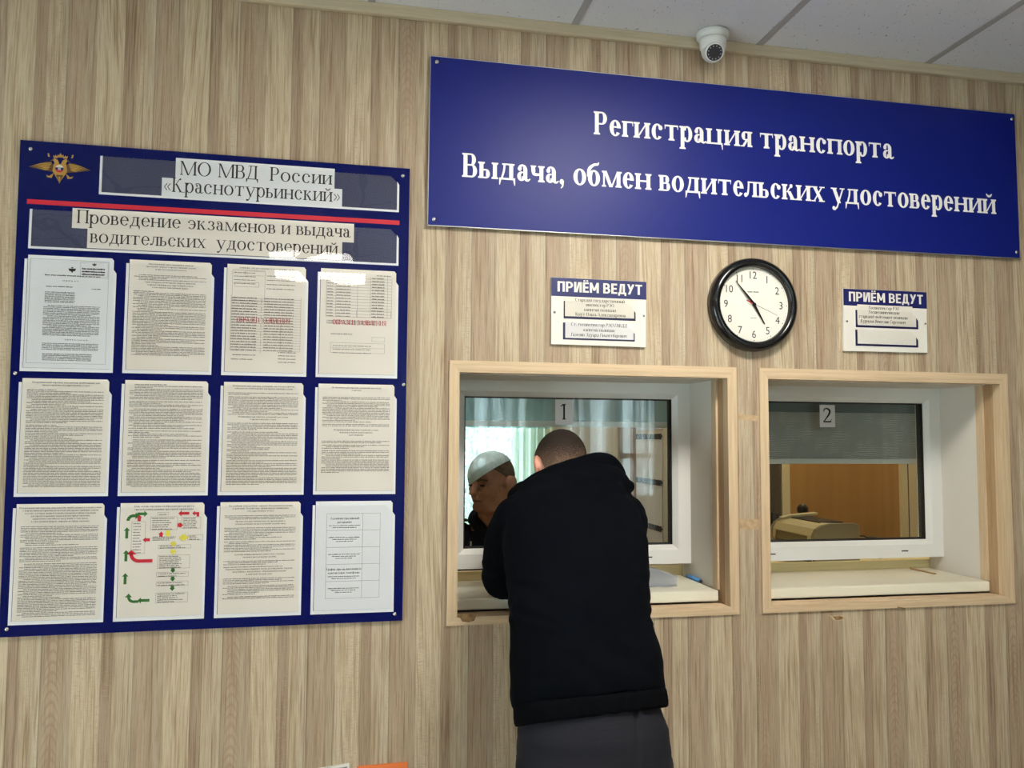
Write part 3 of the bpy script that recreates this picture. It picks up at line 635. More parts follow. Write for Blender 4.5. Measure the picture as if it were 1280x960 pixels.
def service_window(name, O, FL, notch):
    """oak casing, white reveal, plastic frame with a slot under it, sill slab"""
    x0, x1, z0, z1 = O; s = struct(name, ((x0+x1)/2, 0, z0)); cw = .025
    # mitred casing on the wall face with a return into the opening
    m_ = MB(); i0, i1, j0, j1 = x0+.001, x1-.001, z0+.004, z1-.002; e0, e1, f0, f1 = x0-cw, x1+cw, z0-.016, z1+.028
    yf = -.006
    for q, w_ in (([(e0, f0), (i0, j0), (i0, j1), (e0, f1)], 0), ([(e1, f0), (e1, f1), (i1, j1), (i1, j0)], 0), ([(e0, f1), (i0, j1), (i1, j1), (e1, f1)], 1), ([(e0, f0), (e1, f0), (i1, j0), (i0, j0)], 1)):
        m_.slab(q, yf, 0, w_)
    m_.box(i0-.001, i0+.004, yf+.001, .028, j0, j1, 0); m_.box(i1-.004, i1+.001, yf+.001, .028, j0, j1, 0)
    m_.box(i0+.004, i1-.004, yf+.001, .028, j1-.004, j1+.001, 1); m_.box(i0+.004, i1-.004, yf+.001, .06, j0-.001, j0+.003, 1)
    m_.build('casing', ['trimv', 'trimh'], s, kind='structure')
    # jamb strip, light inner corner strip, white reveal
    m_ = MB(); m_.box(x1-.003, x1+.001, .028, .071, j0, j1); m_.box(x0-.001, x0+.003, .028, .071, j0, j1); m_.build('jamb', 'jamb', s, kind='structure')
    m_ = MB(); m_.box(x1-.010, x1, .070, .102, 1.09, j1); m_.box(x0, x0+.010, .070, .102, 1.09, j1); m_.build('corner_strip', 'trimv', s, bevel=.001, kind='structure')
    m_ = MB(); m_.box(x1-.005, x1+.001, .102, .355, 1.088, z1); m_.box(x0-.001, x0+.005, .102, .355, 1.088, z1); m_.box(x0+.005, x1-.005, .06, .355, z1-.006, z1+.001)
    m_.build('reveal_panel', 'pvcpanel', s, kind='structure')
    # frame: flat face, sloped bead to the glass
    a, b, c, d = x0+.002, x1-.003, 1.141, z1-.004; g0, g1, h0, h1 = FL, x1-.066, 1.204, 1.697; yb = .345; k = .017
    m_ = MB()
    def band(o, i, yo, yi):
        P = [(o[0], yo, o[2]), (o[1], yo, o[2]), (o[1], yo, o[3]), (o[0], yo, o[3])]; Q = [(i[0], yi, i[2]), (i[1], yi, i[2]), (i[1], yi, i[3]), (i[0], yi, i[3])]
        m_.add(P+Q, [(0, 1, 5, 4), (1, 2, 6, 5), (2, 3, 7, 6), (3, 0, 4, 7)])
    o0 = (a, b, c, d); o1 = (g0-k, g1+k, h0-k, h1+k); o2 = (g0, g1, h0, h1)
    band(o0, o1, .280, .280); band(o1, o2, .280, .294); band(o2, o2, .294, .335); band(o2, o1, .335, yb); band(o1, o0, yb, yb); band(o0, o0, yb, .280)
    m_.build('window_frame', 'pvc', s, kind='structure')
    m_ = MB(); e = .004
    for y in (.296, .322):
        m_.box(g0, g1, y, y+.004, h1-e, h1); m_.box(g0, g1, y, y+.004, h0, h0+e); m_.box(g1-e, g1, y, y+.004, h0, h1); m_.box(g0, g0+e, y, y+.004, h0, h1)
    m_.box(g1-.002, g1, .296, .326, h0, h1)
    m_.build('gasket', 'gasket', s, kind='structure')
    MB().box(g0+.001, g1-.001, .301, .305, h0+.001, h1-.001).build('glass_pane', 'glass', s, kind='structure')
    for sx in notch:
        t = MB(); t.box(sx-.013, sx+.013, .2790, .281, 1.163, 1.167); t.build('drain_slot', 'gasket', s, kind='structure')
    m_ = MB(); m_.box(x0+.004, x1-.012, .058, .356, 1.057, 1.091); m_.build('window_sill', 'sill', s, bevel=.005, kind='structure')
    return s
w1 = service_window('window_1', W1, .377, (.50, 1.003)); w2 = service_window('window_2', W2, 1.352, (1.456, 1.976))
t = MB(); t.slab([(.318, 1.062), (.379, 1.061), (.372, 1.050), (.368, 1.041), (.352, 1.037), (.333, 1.040), (.328, 1.050)], -.0068, -.003); t.build('chipped_patch', 'chip', w1, kind='structure')
t = MB(); t.slab([(1.729, 1.034), (1.742, 1.031), (1.752, 1.026), (1.757, 1.026), (1.757, 1.028), (1.729, 1.0285)], -.0068, -.003); t.build('chipped_patch', 'chip', w2, kind='structure')

# the offices behind the glass
MB().box(-.6, XR, 2.45, 2.55, 0, .95).box(-.6, .62, 2.45, 2.55, .95, 2.3).box(1.165, XR, 2.45, 2.55, .95, 2.3).box(-.6, XR, 2.45, 2.55, 2.3, CEIL).build('wall_office', 'officewall', kind='structure')
pvc_window('window_3', .62, 1.165, .95, 2.3, 2.46, 2.52, mull=False)
MB().box(-.7, -.6, .355, 2.55, 0, CEIL).build('wall_office_left', 'officewall', kind='structure')
MB().box(1.240, 1.275, .36, 2.45, 0, CEIL).build('wall_partition', 'officewall', kind='structure')
MB().box(XR, XR+.1, .36, 2.55, 0, CEIL).build('wall_office_right', 'officewall', kind='structure')
MB().box(-.6, XR, .356, 2.45, CEIL, CEIL+.02).build('ceiling_office', 'officewall', kind='structure')
# what the office window looks out on
nb = thing('house', (.9, 6.0, 0), 'pale house front seen dimly through the lace at the left window', 'house')
MB().box(-3, 5, 6.0, 6.3, -1, 5.2).build('facade_wall', 'facade', nb)
for x in (-1.6, .1, 1.8, 3.5):
    m_ = MB(); m_.box(x, x+.9, 5.97, 6.0, 1.7, 2.9); f_ = m_.build('window', 'pvc', nb); MB().box(x+.07, x+.42, 5.965, 5.97, 1.77, 2.83).box(x+.48, x+.83, 5.965, 5.97, 1.77, 2.83).build('pane', 'facadedark', f_)
m_ = MB()
for k in range(40): m_.ell((-2.5+k*.19, 5.2+.15*math.sin(k*2.1), .35+.12*math.sin(k*1.7)), (.26, .28, .40+.08*math.sin(k*3.3)), n=12, m=8)
hg = m_.build('hedge', 'hedge', None, org=(1, 5.2, 0)); tag(hg, 'clipped green hedge below the pale house front outside', 'hedge'); hg['kind'] = 'stuff'
MB().box(-4, 6, 2.55, 8, -.1, -.02).build('ground', 'floor', kind='structure')
MB().box(1.228, 1.242, 1.045, 1.085, 0, 2.3).build('trim_3', 'browntrim', kind='structure')
# wall with a brown door behind window 2
MB().box(1.275, 2.386, 1.80, 1.86, 0, CEIL).box(3.193, XR, 1.80, 1.86, 0, CEIL).box(2.386, 3.193, 1.80, 1.86, 2.12, CEIL).build('wall_inner', 'officewall', kind='structure')
d1 = struct('door_1', (2.74, 1.80, 0))
MB().box(2.350, 2.398, 1.772, 1.83, 0, 2.13).box(3.085, 3.193, 1.772, 1.83, 0, 2.13).box(2.350, 3.193, 1.772, 1.83, 2.06, 2.13).build('door_casing', 'cream', d1, bevel=.004, kind='structure')
MB().box(2.398, 3.085, 1.79, 1.83, .01, 2.06).build('door_leaf', 'doorwood', d1, kind='structure')
MB().box(3.128, 3.134, 1.7705, 1.773, 0, 2.1).build('casing_groove', 'greydrape', d1, kind='structure')

# ------------------------------------------------------------------ ceiling lamps
for i, (a, b, c, d) in enumerate(LAMPS):
    l = thing('ceiling_lamp', ((a+b)/2, (c+d)/2, CEIL), ['square recessed ceiling lamp above the blue sign', 'square recessed ceiling lamp farthest from the counter wall'][i], 'lamp')
    MB().box(a, a+.02, c, d, CEIL-.004, CEIL+.05).box(b-.02, b, c, d, CEIL-.004, CEIL+.05).box(a+.02, b-.02, c, c+.02, CEIL-.004, CEIL+.05).box(a+.02, b-.02, d-.02, d, CEIL-.004, CEIL+.05).box(a, b, c, d, CEIL+.05, CEIL+.06).build('housing', 'white', l)
    MB().box(a+.02, b-.02, c+.02, d-.02, CEIL+.004, CEIL+.010).build('diffuser', ['lamp', 'lamp2'][i], l)
l = thing('ceiling_lamp', (.40, .80, CEIL), 'square ceiling lamp in the office behind window one', 'lamp')  # added lamp, lights the officer's head from above
MB().box(.2, .6, .60, 1.0, CEIL-.04, CEIL).build('housing', 'white', l)
MB().box(.22, .58, .62, .98, CEIL-.046, CEIL-.04).build('diffuser', emis('office_lamp_diffuser', (1, .93, .82, 1), 22), l)
l = thing('ceiling_lamp', (2.3, 1.1, CEIL), 'square ceiling lamp in the office behind window two', 'lamp')  # added lamp, warm light for the brown door and its casing
MB().box(2.1, 2.5, .9, 1.3, CEIL-.04, CEIL).build('housing', 'white', l)
MB().box(2.12, 2.48, .92, 1.28, CEIL-.046, CEIL-.04).build('diffuser', emis('office_lamp_diffuser', (1, .84, .55, 1), 30), l)

# ================================================================== NOTICE BOARD
def screw(par, x, z, y, r=.0055):
    t = MB(); t.lathe([(r, 0), (r, -.0012), (r*.75, -.003), (r*.3, -.0038)], (x, y, z), 'y', 14); t.build('screw', 'chrome', par)
bd = thing('notice_board', (-.35, 0, 1.046), 'big dark blue information board with an eagle emblem and twelve paper pockets', 'notice board')
BF = -.010
mb = MB(); mb.slab([(-.858, 1.046), (.164, 1.050), (.167, 2.3395), (-.862, 2.343)], BF, -.003); mb.build('panel', ['boardblue'], bd)
for x, z in ((-.836, 2.32), (.147, 2.3165), (-.848, 1.722), (.158, 1.711), (-.840, 1.066), (.143, 1.069)): screw(bd, x, z, BF)
MB().box(-.839, .139, BF-.0006, BF, 2.172, 2.1845).build('red_stripe', 'red', bd)
PB, PP, PT, PF = BF-.0012, BF-.0018, BF-.0021, BF-.0042          # backing, paper, print, film
def pocket(x0, x1, z0, z1, name, cut=.03, lw=.007, bw=.009, film='film'):
    m_ = MB(); zr = z1-cut
    m_.slab([(x0, z0), (x1, z0), (x1-lw, z0+bw), (x0+lw, z0+bw)], PB, BF); m_.slab([(x0, z0), (x0+lw, z0+bw), (x0+lw, z1), (x0, z1)], PB, BF)
    m_.slab([(x1-lw, z0+bw), (x1, z0), (x1, zr-.004), (x1-lw, zr+.006)], PB, BF)
    p = m_.build(name, 'pocket', bd)
    f = MB(); f.add([(x, PF-(.0018*(1-(z-z0)/.297) if film == 'film' else 0), z) for x, z in [(x0+.003, z0+.003), (x1-.003, z0+.003), (x1-.003, zr), (x1-.003-cut*.9, z1-.001), (x0+.003, z1-.001)]], [(0, 1, 2, 3, 4)])
    f.build('film', film, p); return p
TP = [(-.664, .137, 2.209, 2.3145), (-.831, .138, 2.053, 2.1585)]
for q in TP:
    p_ = pocket(*q, 'title_pocket', .022, .006, .006, 'filmflat')
    t = MB(); t.slab([(q[0]+.006, q[2]+.006), (q[1]-.006, q[2]+.006), (q[1]-.006, q[3]-.020), (q[1]-.026, q[3]-.001), (q[0]+.006, q[3]-.001)], BF-.0005, BF); t.build('insert', 'insert', p_)  # haze of the clear film, painted as a grey-blue plate behind it
# emblem: double-headed eagle with spread wings
em = MB(); E = lambda x, z: (-.7625+x*.0755, 2.2725+z*.0755)
def ep(pts, y, mi=0, mir=True):
    em.slab([E(*p) for p in pts], BF-y, BF, mi)
    if mir: em.slab([E(-a, b) for a, b in pts], BF-y, BF, mi)
ep([(.18, .10), (.34, .22), (.50, .20), (.72, .08), (1.0, -.01), (.78, -.05), (.55, -.10), (.38, -.12), (.2, -.15)], .0008, 1)
for k in range(5):
    a = .22+k*.045; t0 = (.28+k*.02, .17-k*.055); t1 = (.98-k*.10, .0-k*.022)
    ep([(t0[0], t0[1]+.02), ((t0[0]+t1[0])/2, (t0[1]+t1[1])/2+.055-.006*k), t1, ((t0[0]+t1[0])/2, (t0[1]+t1[1])/2+.02-.01*k), (t0[0], t0[1]-.012)], .0014)
ep([(-.2, .16), (.2, .16), (.24, -.1), (.15, -.26), (.05, -.42), (0, -.54), (-.05, -.42), (-.15, -.26), (-.24, -.1)], .0012, 0, False)
ep([(-.12, -.24), (.12, -.24), (0, -.50)], .0016, 1, False)
ep([(-.03, -.30), (.03, -.30), (.015, -.46), (-.015, -.46)], .002, 0, False)
ep([(.05, .12), (.18, .18), (.22, .27), (.30, .26), (.20, .36), (.09, .30), (.04, .2)], .0014)              # necks and heads
ep([(.20, .36), (.30, .27), (.33, .22), (.23, .27)], .0016, 1)
ep([(.10, .36), (.22, .38), (.24, .46), (.19, .42), (.16, .48), (.13, .42), (.08, .46)], .0012)              # small crowns
ep([(-.08, .40), (.08, .40), (.10, .50), (.05, .46), (0, .55), (-.05, .46), (-.10, .50)], .0012, 0, False)
ep([(.34, .40), (.38, .46), (.36, .50), (.42, .52), (.40, .40)], .001); ep([(.2, -.18), (.34, -.30), (.44, -.26), (.40, -.34), (.26, -.36)], .001)
emo = em.build('emblem', ['gold', 'golddark'], bd)
dm = MB(); cx, cz = E(-.01, -.02)
dm.lathe([(.0128, 0), (.0128, -.0024)], (cx, BF, cz), 'y', 24, 0); dm.build('emblem_ring', 'gold', emo)
arc = lambda r, a0, a1: [(cx+r*math.cos(math.radians(a0+(a1-a0)*i/12)), cz+r*math.sin(math.radians(a0+(a1-a0)*i/12))) for i in range(13)]
dm = MB(); r = .0102
dm.poly(arc(r, 20, 160), BF-.0027, 0); dm.poly(arc(r, -20, 20)+arc(r, 160, 200), BF-.0027, 1); dm.poly(arc(r, 200, 340), BF-.0027, 2)
dm.poly([(cx-.003, cz-.004), (cx+.003, cz-.004), (cx+.004, cz+.003), (cx, cz+.005), (cx-.004, cz+.003)], BF-.003, 3)
dm.build('emblem_shield', ['white', 'headblue', 'red', 'chrome'], emo)

# title strips
def strip(x0, x1, z0, z1, txt, lab, base, sz, tx0, tx1, mat_='paper', dy=0.0):
    s = MB(); s.slab([(x0, z0), (x1, z0), (x1, z1), (x0, z1)], PP-dy, PB-dy*.5)
    o = s.build('paper_strip', mat_, None, org=((x0+x1)/2, PP, (z0+z1)/2)); tag(o, lab, 'paper strip', 'title strips of the notice board')
    t = MB(); REG.write(t, txt, tx0, base, PT-dy, size=sz, width=tx1-tx0); t.build('printed_text', 'ink', o)
strip(-.472, -.046, 2.2655, 2.323, 'МО МВД  России', 'upper white paper strip reading МО МВД России on the blue board', 2.2765, .058, -.462, -.052, 'paperw')
strip(-.506, -.024, 2.214, 2.2655, '«Краснотурьинский»', 'second white paper strip with a quoted town name on the blue board', 2.2275, .060, -.503, -.027, 'paperw')
strip(-.727, .011, 2.113, 2.167, 'Проведение экзаменов и выдача', 'third paper strip with Проведение экзаменов и выдача below the red stripe', 2.127, .054, -.716, .002)
strip(-.688, -.021, 2.061, 2.113, 'водительских  удостоверений', 'fourth paper strip with водительских удостоверений just above the pockets', 2.076, .054, -.682, -.032)

# the twelve pockets with their papers
COLX = [-.838, -.5885, -.3375, -.0865]; ROWZ = [1.728, 1.402, 1.0755]
def paper(c, r, lab, draw, mat_='paper', lean=0.0):
    x0 = COLX[c]; z0 = ROWZ[r]; pocket(x0, x0+.2255, z0, z0+.297, 'paper_pocket', .026)
    a, b, k0, k1 = x0+.0085, x0+.2185, z0+.0095, z0+.3075
    s = MB(); s.slab([(a, k0), (b, k0), (b+lean, k1-.006), (b-.005+lean, k1), (a+lean, k1)], PP, PB)
    o = s.build('paper_sheet', mat_, None, org=((a+b)/2, PP, (k0+k1)/2)); tag(o, lab, 'paper sheet', 'printed sheets in the board pockets')
    t = {'ink': MB(), 'inkgrey': MB(), 'inkred': MB(), 'agreen': MB(), 'ared': MB(), 'ayellow': MB()}
    draw(t, a, b, k0, k1, random.Random(c*7+r*31+1))
    for kk, nm in (('ink', 'printed_heading'), ('inkgrey', 'printed_text'), ('inkred', 'red_overprint'), ('agreen', 'green_arrows'), ('ared', 'red_arrows'), ('ayellow', 'yellow_arrows')):
        if t[kk].v: t[kk].build(nm, kk, o)
    return o
def head(t, cx, z, y, lines, wid, sz=.0062, dz=.0070):
    for i, ln in enumerate(lines):
        w_ = SB.width(ln)*sz; SB.write(t['ink'], ln, cx-min(w_, wid)/2, z-i*dz, PT, size=sz, width=min(w_, wid))
def body(t, a, b, z, zend, rnd, dz=.0043, xh=.0017, key='inkgrey', mar=.012, gaps=.04, para=.25):
    while z > zend:
        end = rnd.random() < para
        scribble(t[key], a+mar, b-mar, z, xh, PT, rnd, rnd.uniform(.25, .9) if end else 1.0, .012 if rnd.random() < .25 else 0)
        z -= dz*(1.6 if end and rnd.random() < gaps*4 else 1.0)
    return z
def hline(t, x0, x1, z, w_=.0005, key='inkgrey'): t[key].poly([(x0, z), (x1, z), (x1, z+w_), (x0, z+w_)], PT-.0001)
def vline(t, x, z0, z1, w_=.0005, key='inkgrey'): t[key].poly([(x, z0), (x+w_, z0), (x+w_, z1), (x, z1)], PT-.0001)
def rect(t, x0, x1, z0, z1, key='inkgrey', w_=.0005): hline(t, x0, x1, z0, w_, key); hline(t, x0, x1, z1, w_, key); vline(t, x0, z0, z1, w_, key); vline(t, x1, z0, z1+w_, w_, key)
def tiny_eagle(t, cx, cz, s):
    for pts in ([(-.2, .5), (.2, .5), (.35, .2), (.2, -.4), (0, -.7), (-.2, -.4), (-.35, .2)], [(.2, .4), (.9, .55), (.8, 0), (.5, -.3), (.25, -.1)], [(-.2, .4), (-.9, .55), (-.8, 0), (-.5, -.3), (-.25, -.1)], [(-.3, .6), (.3, .6), (.15, .9), (-.15, .9)]):
        t['ink'].poly([(cx+p*s, cz+q*s) for p, q in pts], PT)
def d_order(t, a, b, k0, k1, rn):
    rect(t, a+.006, b-.012, k0+.012, k1-.010); tiny_eagle(t, a+.108, k1-.037, .010)
    rect(t, b-.082, b-.014, k1-.054, k1-.013, 'ink'); tiny_eagle(t, b-.048, k1-.020, .006)
    for i, s in enumerate(('ЗАРЕГИСТРИРОВАНО', 'Регистрационный', 'от')):
        for q in range(2): scribble(t['ink'], b-.078, b-.018, k1-.033-i*.0075+q*.0006, .0028, PT, rn, .95)
    scribble(t['ink'], a+.042, b-.03, k1-.053, .0024, PT, rn)
    SB.write(t['ink'], 'п р и к а з', a+.105, k1-.067, PT, size=.0062, width=.038, align='c')
    scribble(t['ink'], a+.046, b-.09, k1-.083, .002, PT, rn, .9); scribble(t['ink'], b-.052, b-.03, k1-.086, .002, PT, rn)
    for i in range(8): scribble(t['inkgrey'], a+.044, a+.118, k1-.098-i*.0038, .0017, PT, rn)
    z = k1-.134
    for i in range(21): scribble(t['ink'], a+.042, b-.030, z-i*.0039, .0016, PT, rn, .85 if i in (6, 13, 20) else 1, .01 if i in (0, 7, 14) else 0)
    SB.write(t['ink'], 'п р и к а з ы в а ю', a+.125, k1-.224, PT, size=.0058, width=.056, align='c')
    for i in range(5): scribble(t['ink'], a+.042, b-.030, k1-.234-i*.0040, .0016, PT, rn)
    for i in range(5): scribble(t['ink'], a+.044, b-.046, k1-.262-i*.0040, .0017, PT, rn)
def text_page(lines, parts, foot=.018, extra=None):
    def f(t, a, b, k0, k1, rn):
        z = k1-.012
        if lines: head(t, (a+b)/2, z, PT, lines, b-a-.012, .0064); z -= .0072*len(lines)+.004
        for kind, n in parts:
            if kind == 't':
                body(t, a, b, z, z-n, rn); z -= n
            elif kind == 'h': head(t, (a+b)/2, z-.004, PT, n, b-a-.03, .0062); z -= .0075*len(n)+.006
            else: z -= n
        if extra: extra(t, a, b, k0, k1, rn)
    return f
paper(0, 0, 'stamped order with a small eagle crest, top left sheet on the blue board', d_order, 'paperw')
paper(1, 0, 'sheet of dense print, top row, second from left on the blue board', text_page(['Максимальный срок ожидания в очереди', 'при подаче запроса о предоставлении услуги', 'и при получении результата'], [('g', .004), ('t', .016), ('h', ['Срок и порядок регистрации запроса заявителя', 'о предоставлении государственной услуги', 'в том числе в электронной форме']), ('t', .172)]))
def d_form(t, a, b, k0, k1, rn):
    head(t, (a+b)/2, k1-.011, PT, ['ЗАЯВЛЕНИЕ О ПРЕДОСТАВЛЕНИИ ГОСУДАРСТВЕННОЙ УСЛУГИ'], .17, .0052)
    rect(t, a+.014, a+.10, k1-.10, k1-.016); rect(t, a+.046, a+.10, k1-.030, k1-.018); rect(t, a+.020, a+.084, k1-.062, k1-.050)
    for i in range(4): scribble(t['inkgrey'], a+.018, a+.09, k1-.024-i*.010, .0018, PT, rn, .8)
    for i in range(4): scribble(t['inkgrey'], a+.105, b-.02, k1-.030-i*.012, .0018, PT, rn, .9)
    z = k1-.086
    for i in range(20):
        z -= .0076; hline(t, a+.012, b-.012, z-.001); scribble(t['ink' if i in (3, 4) else 'inkgrey'], a+.014, a+.014+.075, z, .0021, PT, rn, .9); scribble(t['inkgrey'], a+.10, b-.016, z, .0019, PT, rn, .85)
        if i % 3 == 0: vline(t, a+.092, z-.016, z)
    vline(t, a+.012, z, k1-.086); vline(t, b-.012, z, k1-.086); vline(t, a+.145, z, k1-.15)
    scribble(t['inkgrey'], a+.02, a+.08, k0+.046, .002, PT, rn); scribble(t['inkgrey'], a+.016, a+.075, k0+.034, .002, PT, rn)
    for i in range(4): scribble(t['inkgrey'], b-.07, b-.022, k0+.055-i*.009, .002, PT, rn)
    SB.write(t['inkred'], 'ОБРАЗЕЦ ЗАЯВЛЕНИЯ', a+.028, k1-.160, PT-.0003, size=.0185, width=.142)
paper(2, 0, 'filled-in form faintly overprinted in red, top row, third from left', d_form)
def d_form2(t, a, b, k0, k1, rn):
    z = k1-.016; scribble(t['inkgrey'], b-.055, b-.014, z, .0018, PT, rn)
    for i in range(14):
        z -= .0085; hline(t, a+.016, b-.012, z-.0012); scribble(t['inkgrey'], a+.018, a+.04, z, .0018, PT, rn, .8); scribble(t['inkgrey'], a+.044, a+.10, z, .0018, PT, rn, .7); scribble(t['ink'], b-.068, b-.028, z, .0022, PT, rn, .9)
    for x in (a+.016, a+.042, a+.102, b-.072, b-.024, b-.012): vline(t, x, z-.001, k1-.018)
    for i in range(3): scribble(t['inkgrey'], a+.018, b-.02, k1-.148-i*.004, .0016, PT, rn, .8)
    rect(t, a+.10, b-.014, k1-.136, k1-.116)
    scribble(t['inkgrey'], a+.03, a+.09, k0+.112, .002, PT, rn); rect(t, b-.066, b-.030, k0+.094, k0+.106)
    rect(t, a+.03, b-.03, k0+.060, k0+.088); hline(t, a+.03, b-.03, k0+.074)
    for i in range(3): scribble(t['inkgrey'], a+.036, b-.04, k0+.079-i*.010, .0018, PT, rn, .8)
    SB.write(t['inkred'], 'ОБРАЗЕЦ ЗАЯВЛЕНИЯ', a+.034, k1-.158, PT-.0003, size=.0205, width=.150)
paper(3, 0, 'sample form overprinted in clear red letters, top right sheet on the board', d_form2)
paper(0, 1, 'sheet with a two-line bold heading over dense print, middle row, far left', text_page(['Исчерпывающий перечень документов, необходимых для', 'предоставления государственной услуги'], [('t', .256)]))
paper(1, 1, 'sheet of dense print without a heading, middle row, second from left', text_page([], [('t', .040), ('g', .006), ('t', .226)]))
paper(2, 1, 'sheet with a second bold heading a third of the way down, middle row, third', text_page(['Исчерпывающий перечень оснований для отказа в приеме', 'документов необходимых для предоставления услуги'], [('t', .062), ('h', ['Исчерпывающий перечень оснований для отказа', 'в предоставлении услуги']), ('t', .168)]))
paper(3, 1, 'sheet with a bold heading in mid page, middle row, far right of the board', text_page(['Исчерпывающий перечень оснований для отказа', 'в допуске'], [('g', .008), ('t', .084), ('g', .004), ('h', ['Исчерпывающий перечень оснований к сдаче', 'экзамена и выдаче водительского', 'удостоверения']), ('g', .006), ('t', .090)]))
paper(0, 2, 'sheet with a six-line bold heading, bottom row, far left of the board', text_page(['Исчерпывающий перечень документов, необходимых в соответствии', 'с нормативными правовыми актами для предоставления услуги', 'и услуг, которые являются необходимыми и обязательными', 'для предоставления, подлежащих представлению', 'заявителем способы их получения, в том числе', 'в электронной форме, порядок их представления'], [('t', .232)]))
def d_flow(t, a, b, k0, k1, rn):
    head(t, (a+b)/2+.004, k1-.011, PT, ['Блок-схема, наглядно отображающая алгоритм', 'прохождения административной процедуры'], .150, .0074, .0080)
    U = lambda px, pz: (a+.210*px, k0+.298*pz)
    def bx(x0, x1, z0, z1, n, fr=True):
        (p, q), (r, s) = U(x0, z0), U(x1, z1)
        if fr: rect(t, p, r, q, s)
        for i in range(n): scribble(t['ink'], p+.004, r-.004, s-(i+.8)*(s-q)/n, .0018, PT, rn, rn.uniform(.6, 1))
    def arr(x, z, dx, dz, L, wd, key, stem=.45):
        p = U(x, z); q = (-dz, dx); h = wd*.55
        P = [(0, -wd*stem/2), (L-h, -wd*stem/2), (L-h, -wd/2), (L, 0), (L-h, wd/2), (L-h, wd*stem/2), (0, wd*stem/2)]
        t[key].poly([(p[0]+u*dx+v*q[0], p[1]+u*dz+v*q[1]) for u, v in P][:2]+[(p[0]+u*dx+v*q[0], p[1]+u*dz+v*q[1]) for u, v in P][5:], PT-.0002)
        t[key].poly([(p[0]+u*dx+v*q[0], p[1]+u*dz+v*q[1]) for u, v in P][2:5], PT-.0002)
    def bend(x, z, sx, sz, key, s=1.0):
        """a curved arrow: rises, then turns"""
        p = U(x, z); n = 8; ro, ri = .017*s, .009*s
        O = [(ro*(1-math.cos(i*math.pi/2/n)), ro*math.sin(i*math.pi/2/n)) for i in range(n+1)]; I = [(ro-ri*math.cos(i*math.pi/2/n), ri*math.sin(i*math.pi/2/n)) for i in range(n+1)]
        for i in range(n): t[key].poly([(p[0]+sx*u, p[1]+sz*v) for u, v in (O[i], O[i+1], I[i+1], I[i])], PT-.0002)
        return p, ro, ri
    bx(.44, .57, .89, .915, 1); bx(.36, .68, .76, .875, 6); bx(.73, .96, .77, .87, 6); bx(.14, .30, .555, .835, 11)
    bx(.37, .72, .665, .705, 3, False); bx(.81, .99, .665, .71, 3); bx(.46, .85, .595, .625, 2); bx(.46, .84, .42, .535, 7); bx(.45, .83, .345, .385, 2); bx(.45, .83, .265, .305, 2); bx(.45, .83, .12, .205, 5)
    for z in (.69, .49, .29): arr(.085, z, 0, 1, .029, .016, 'agreen')
    p, ro, ri = bend(.075, .845, 1, 1, 'agreen'); t['agreen'].poly([(p[0]+ro, p[1]+ri), (p[0]+ro+.006, p[1]+ri), (p[0]+ro+.006, p[1]+ro), (p[0]+ro, p[1]+ro)], PT-.0002); t['agreen'].poly([(p[0]+ro+.005, p[1]+ri-.005), (p[0]+ro+.014, p[1]+(ro+ri)/2), (p[0]+ro+.005, p[1]+ro+.005)], PT-.0002)
    arr(.20, .905, 1, 0, .026, .016, 'agreen'); arr(.225, .84, 0, 1, .017, .015, 'ared', .55)
    arr(.82, .905, -1, 0, .028, .016, 'ared'); arr(.94, .905, -1, 0, .018, .013, 'ared'); t['ared'].poly([U(.91, .905-.012), U(.94, .905-.012), U(.94, .905+.01), U(.91, .905+.01)], PT-.0003); t['ared'].poly([U(.91, .875), U(.94, .875), U(.94, .90), U(.91, .90)], PT-.0003)
    arr(.685, .80, 1, 0, .014, .016, 'ared', .6); arr(.49, .70, 0, 1, .014, .014, 'ared', .6); arr(.57, .755, 0, -1, .018, .018, 'ayellow', .6); arr(.36, .675, -1, 0, .018, .014, 'ared', .55)
    arr(.762, .69, 1, 0, .012, .020, 'ayellow', .6); arr(.760, .69, -1, 0, .012, .020, 'ayellow', .6); arr(.64, .655, 0, -1, .014, .018, 'ayellow', .6); arr(.64, .585, 0, -1, .014, .018, 'ayellow', .6)
    for z in (.42, .345, .262): arr(.645, z+.002, 0, -1, .013, .014, 'agreen', .6)
    arr(.38, .145, -1, 0, .030, .016, 'agreen')
    q = U(.40, .475); t['ared'].poly([(q[0]-.034, q[1]), (q[0], q[1]), (q[0], q[1]+.009), (q[0]-.034, q[1]+.009)], PT-.0002)
    pz = U(.40, .475)[1]; px = q[0]-.034; n = 8
    for i in range(n):
        f = lambda i, ro: (px-ro*math.sin(i*math.pi/2/n), pz+.024-ro*math.cos(i*math.pi/2/n))
        t['ared'].poly([f(i, .024), f(i+1, .024), f(i+1, .015), f(i, .015)], PT-.0002)
    t['ared'].poly([(px-.031, pz+.022), (px-.006, pz+.022), (px-.0195, pz+.034)], PT-.0002)
    p = U(.155, .125); t['agreen'].poly([(p[0]+.008, p[1]), (p[0]+.020, p[1]), (p[0]+.020, p[1]+.007), (p[0]+.008, p[1]+.007)], PT-.0002)
    for i in range(n):
        f = lambda i, ro: (p[0]+.008-ro*math.sin(i*math.pi/2/n), p[1]+.016-ro*math.cos(i*math.pi/2/n))
        t['agreen'].poly([f(i, .016), f(i+1, .016), f(i+1, .009), f(i, .009)], PT-.0002)
    t['agreen'].poly([(p[0]-.014, p[1]+.015), (p[0]+.004, p[1]+.015), (p[0]-.0045, p[1]+.025)], PT-.0002)
paper(1, 2, 'flow chart sheet with green, red and yellow arrows, bottom row', d_flow)
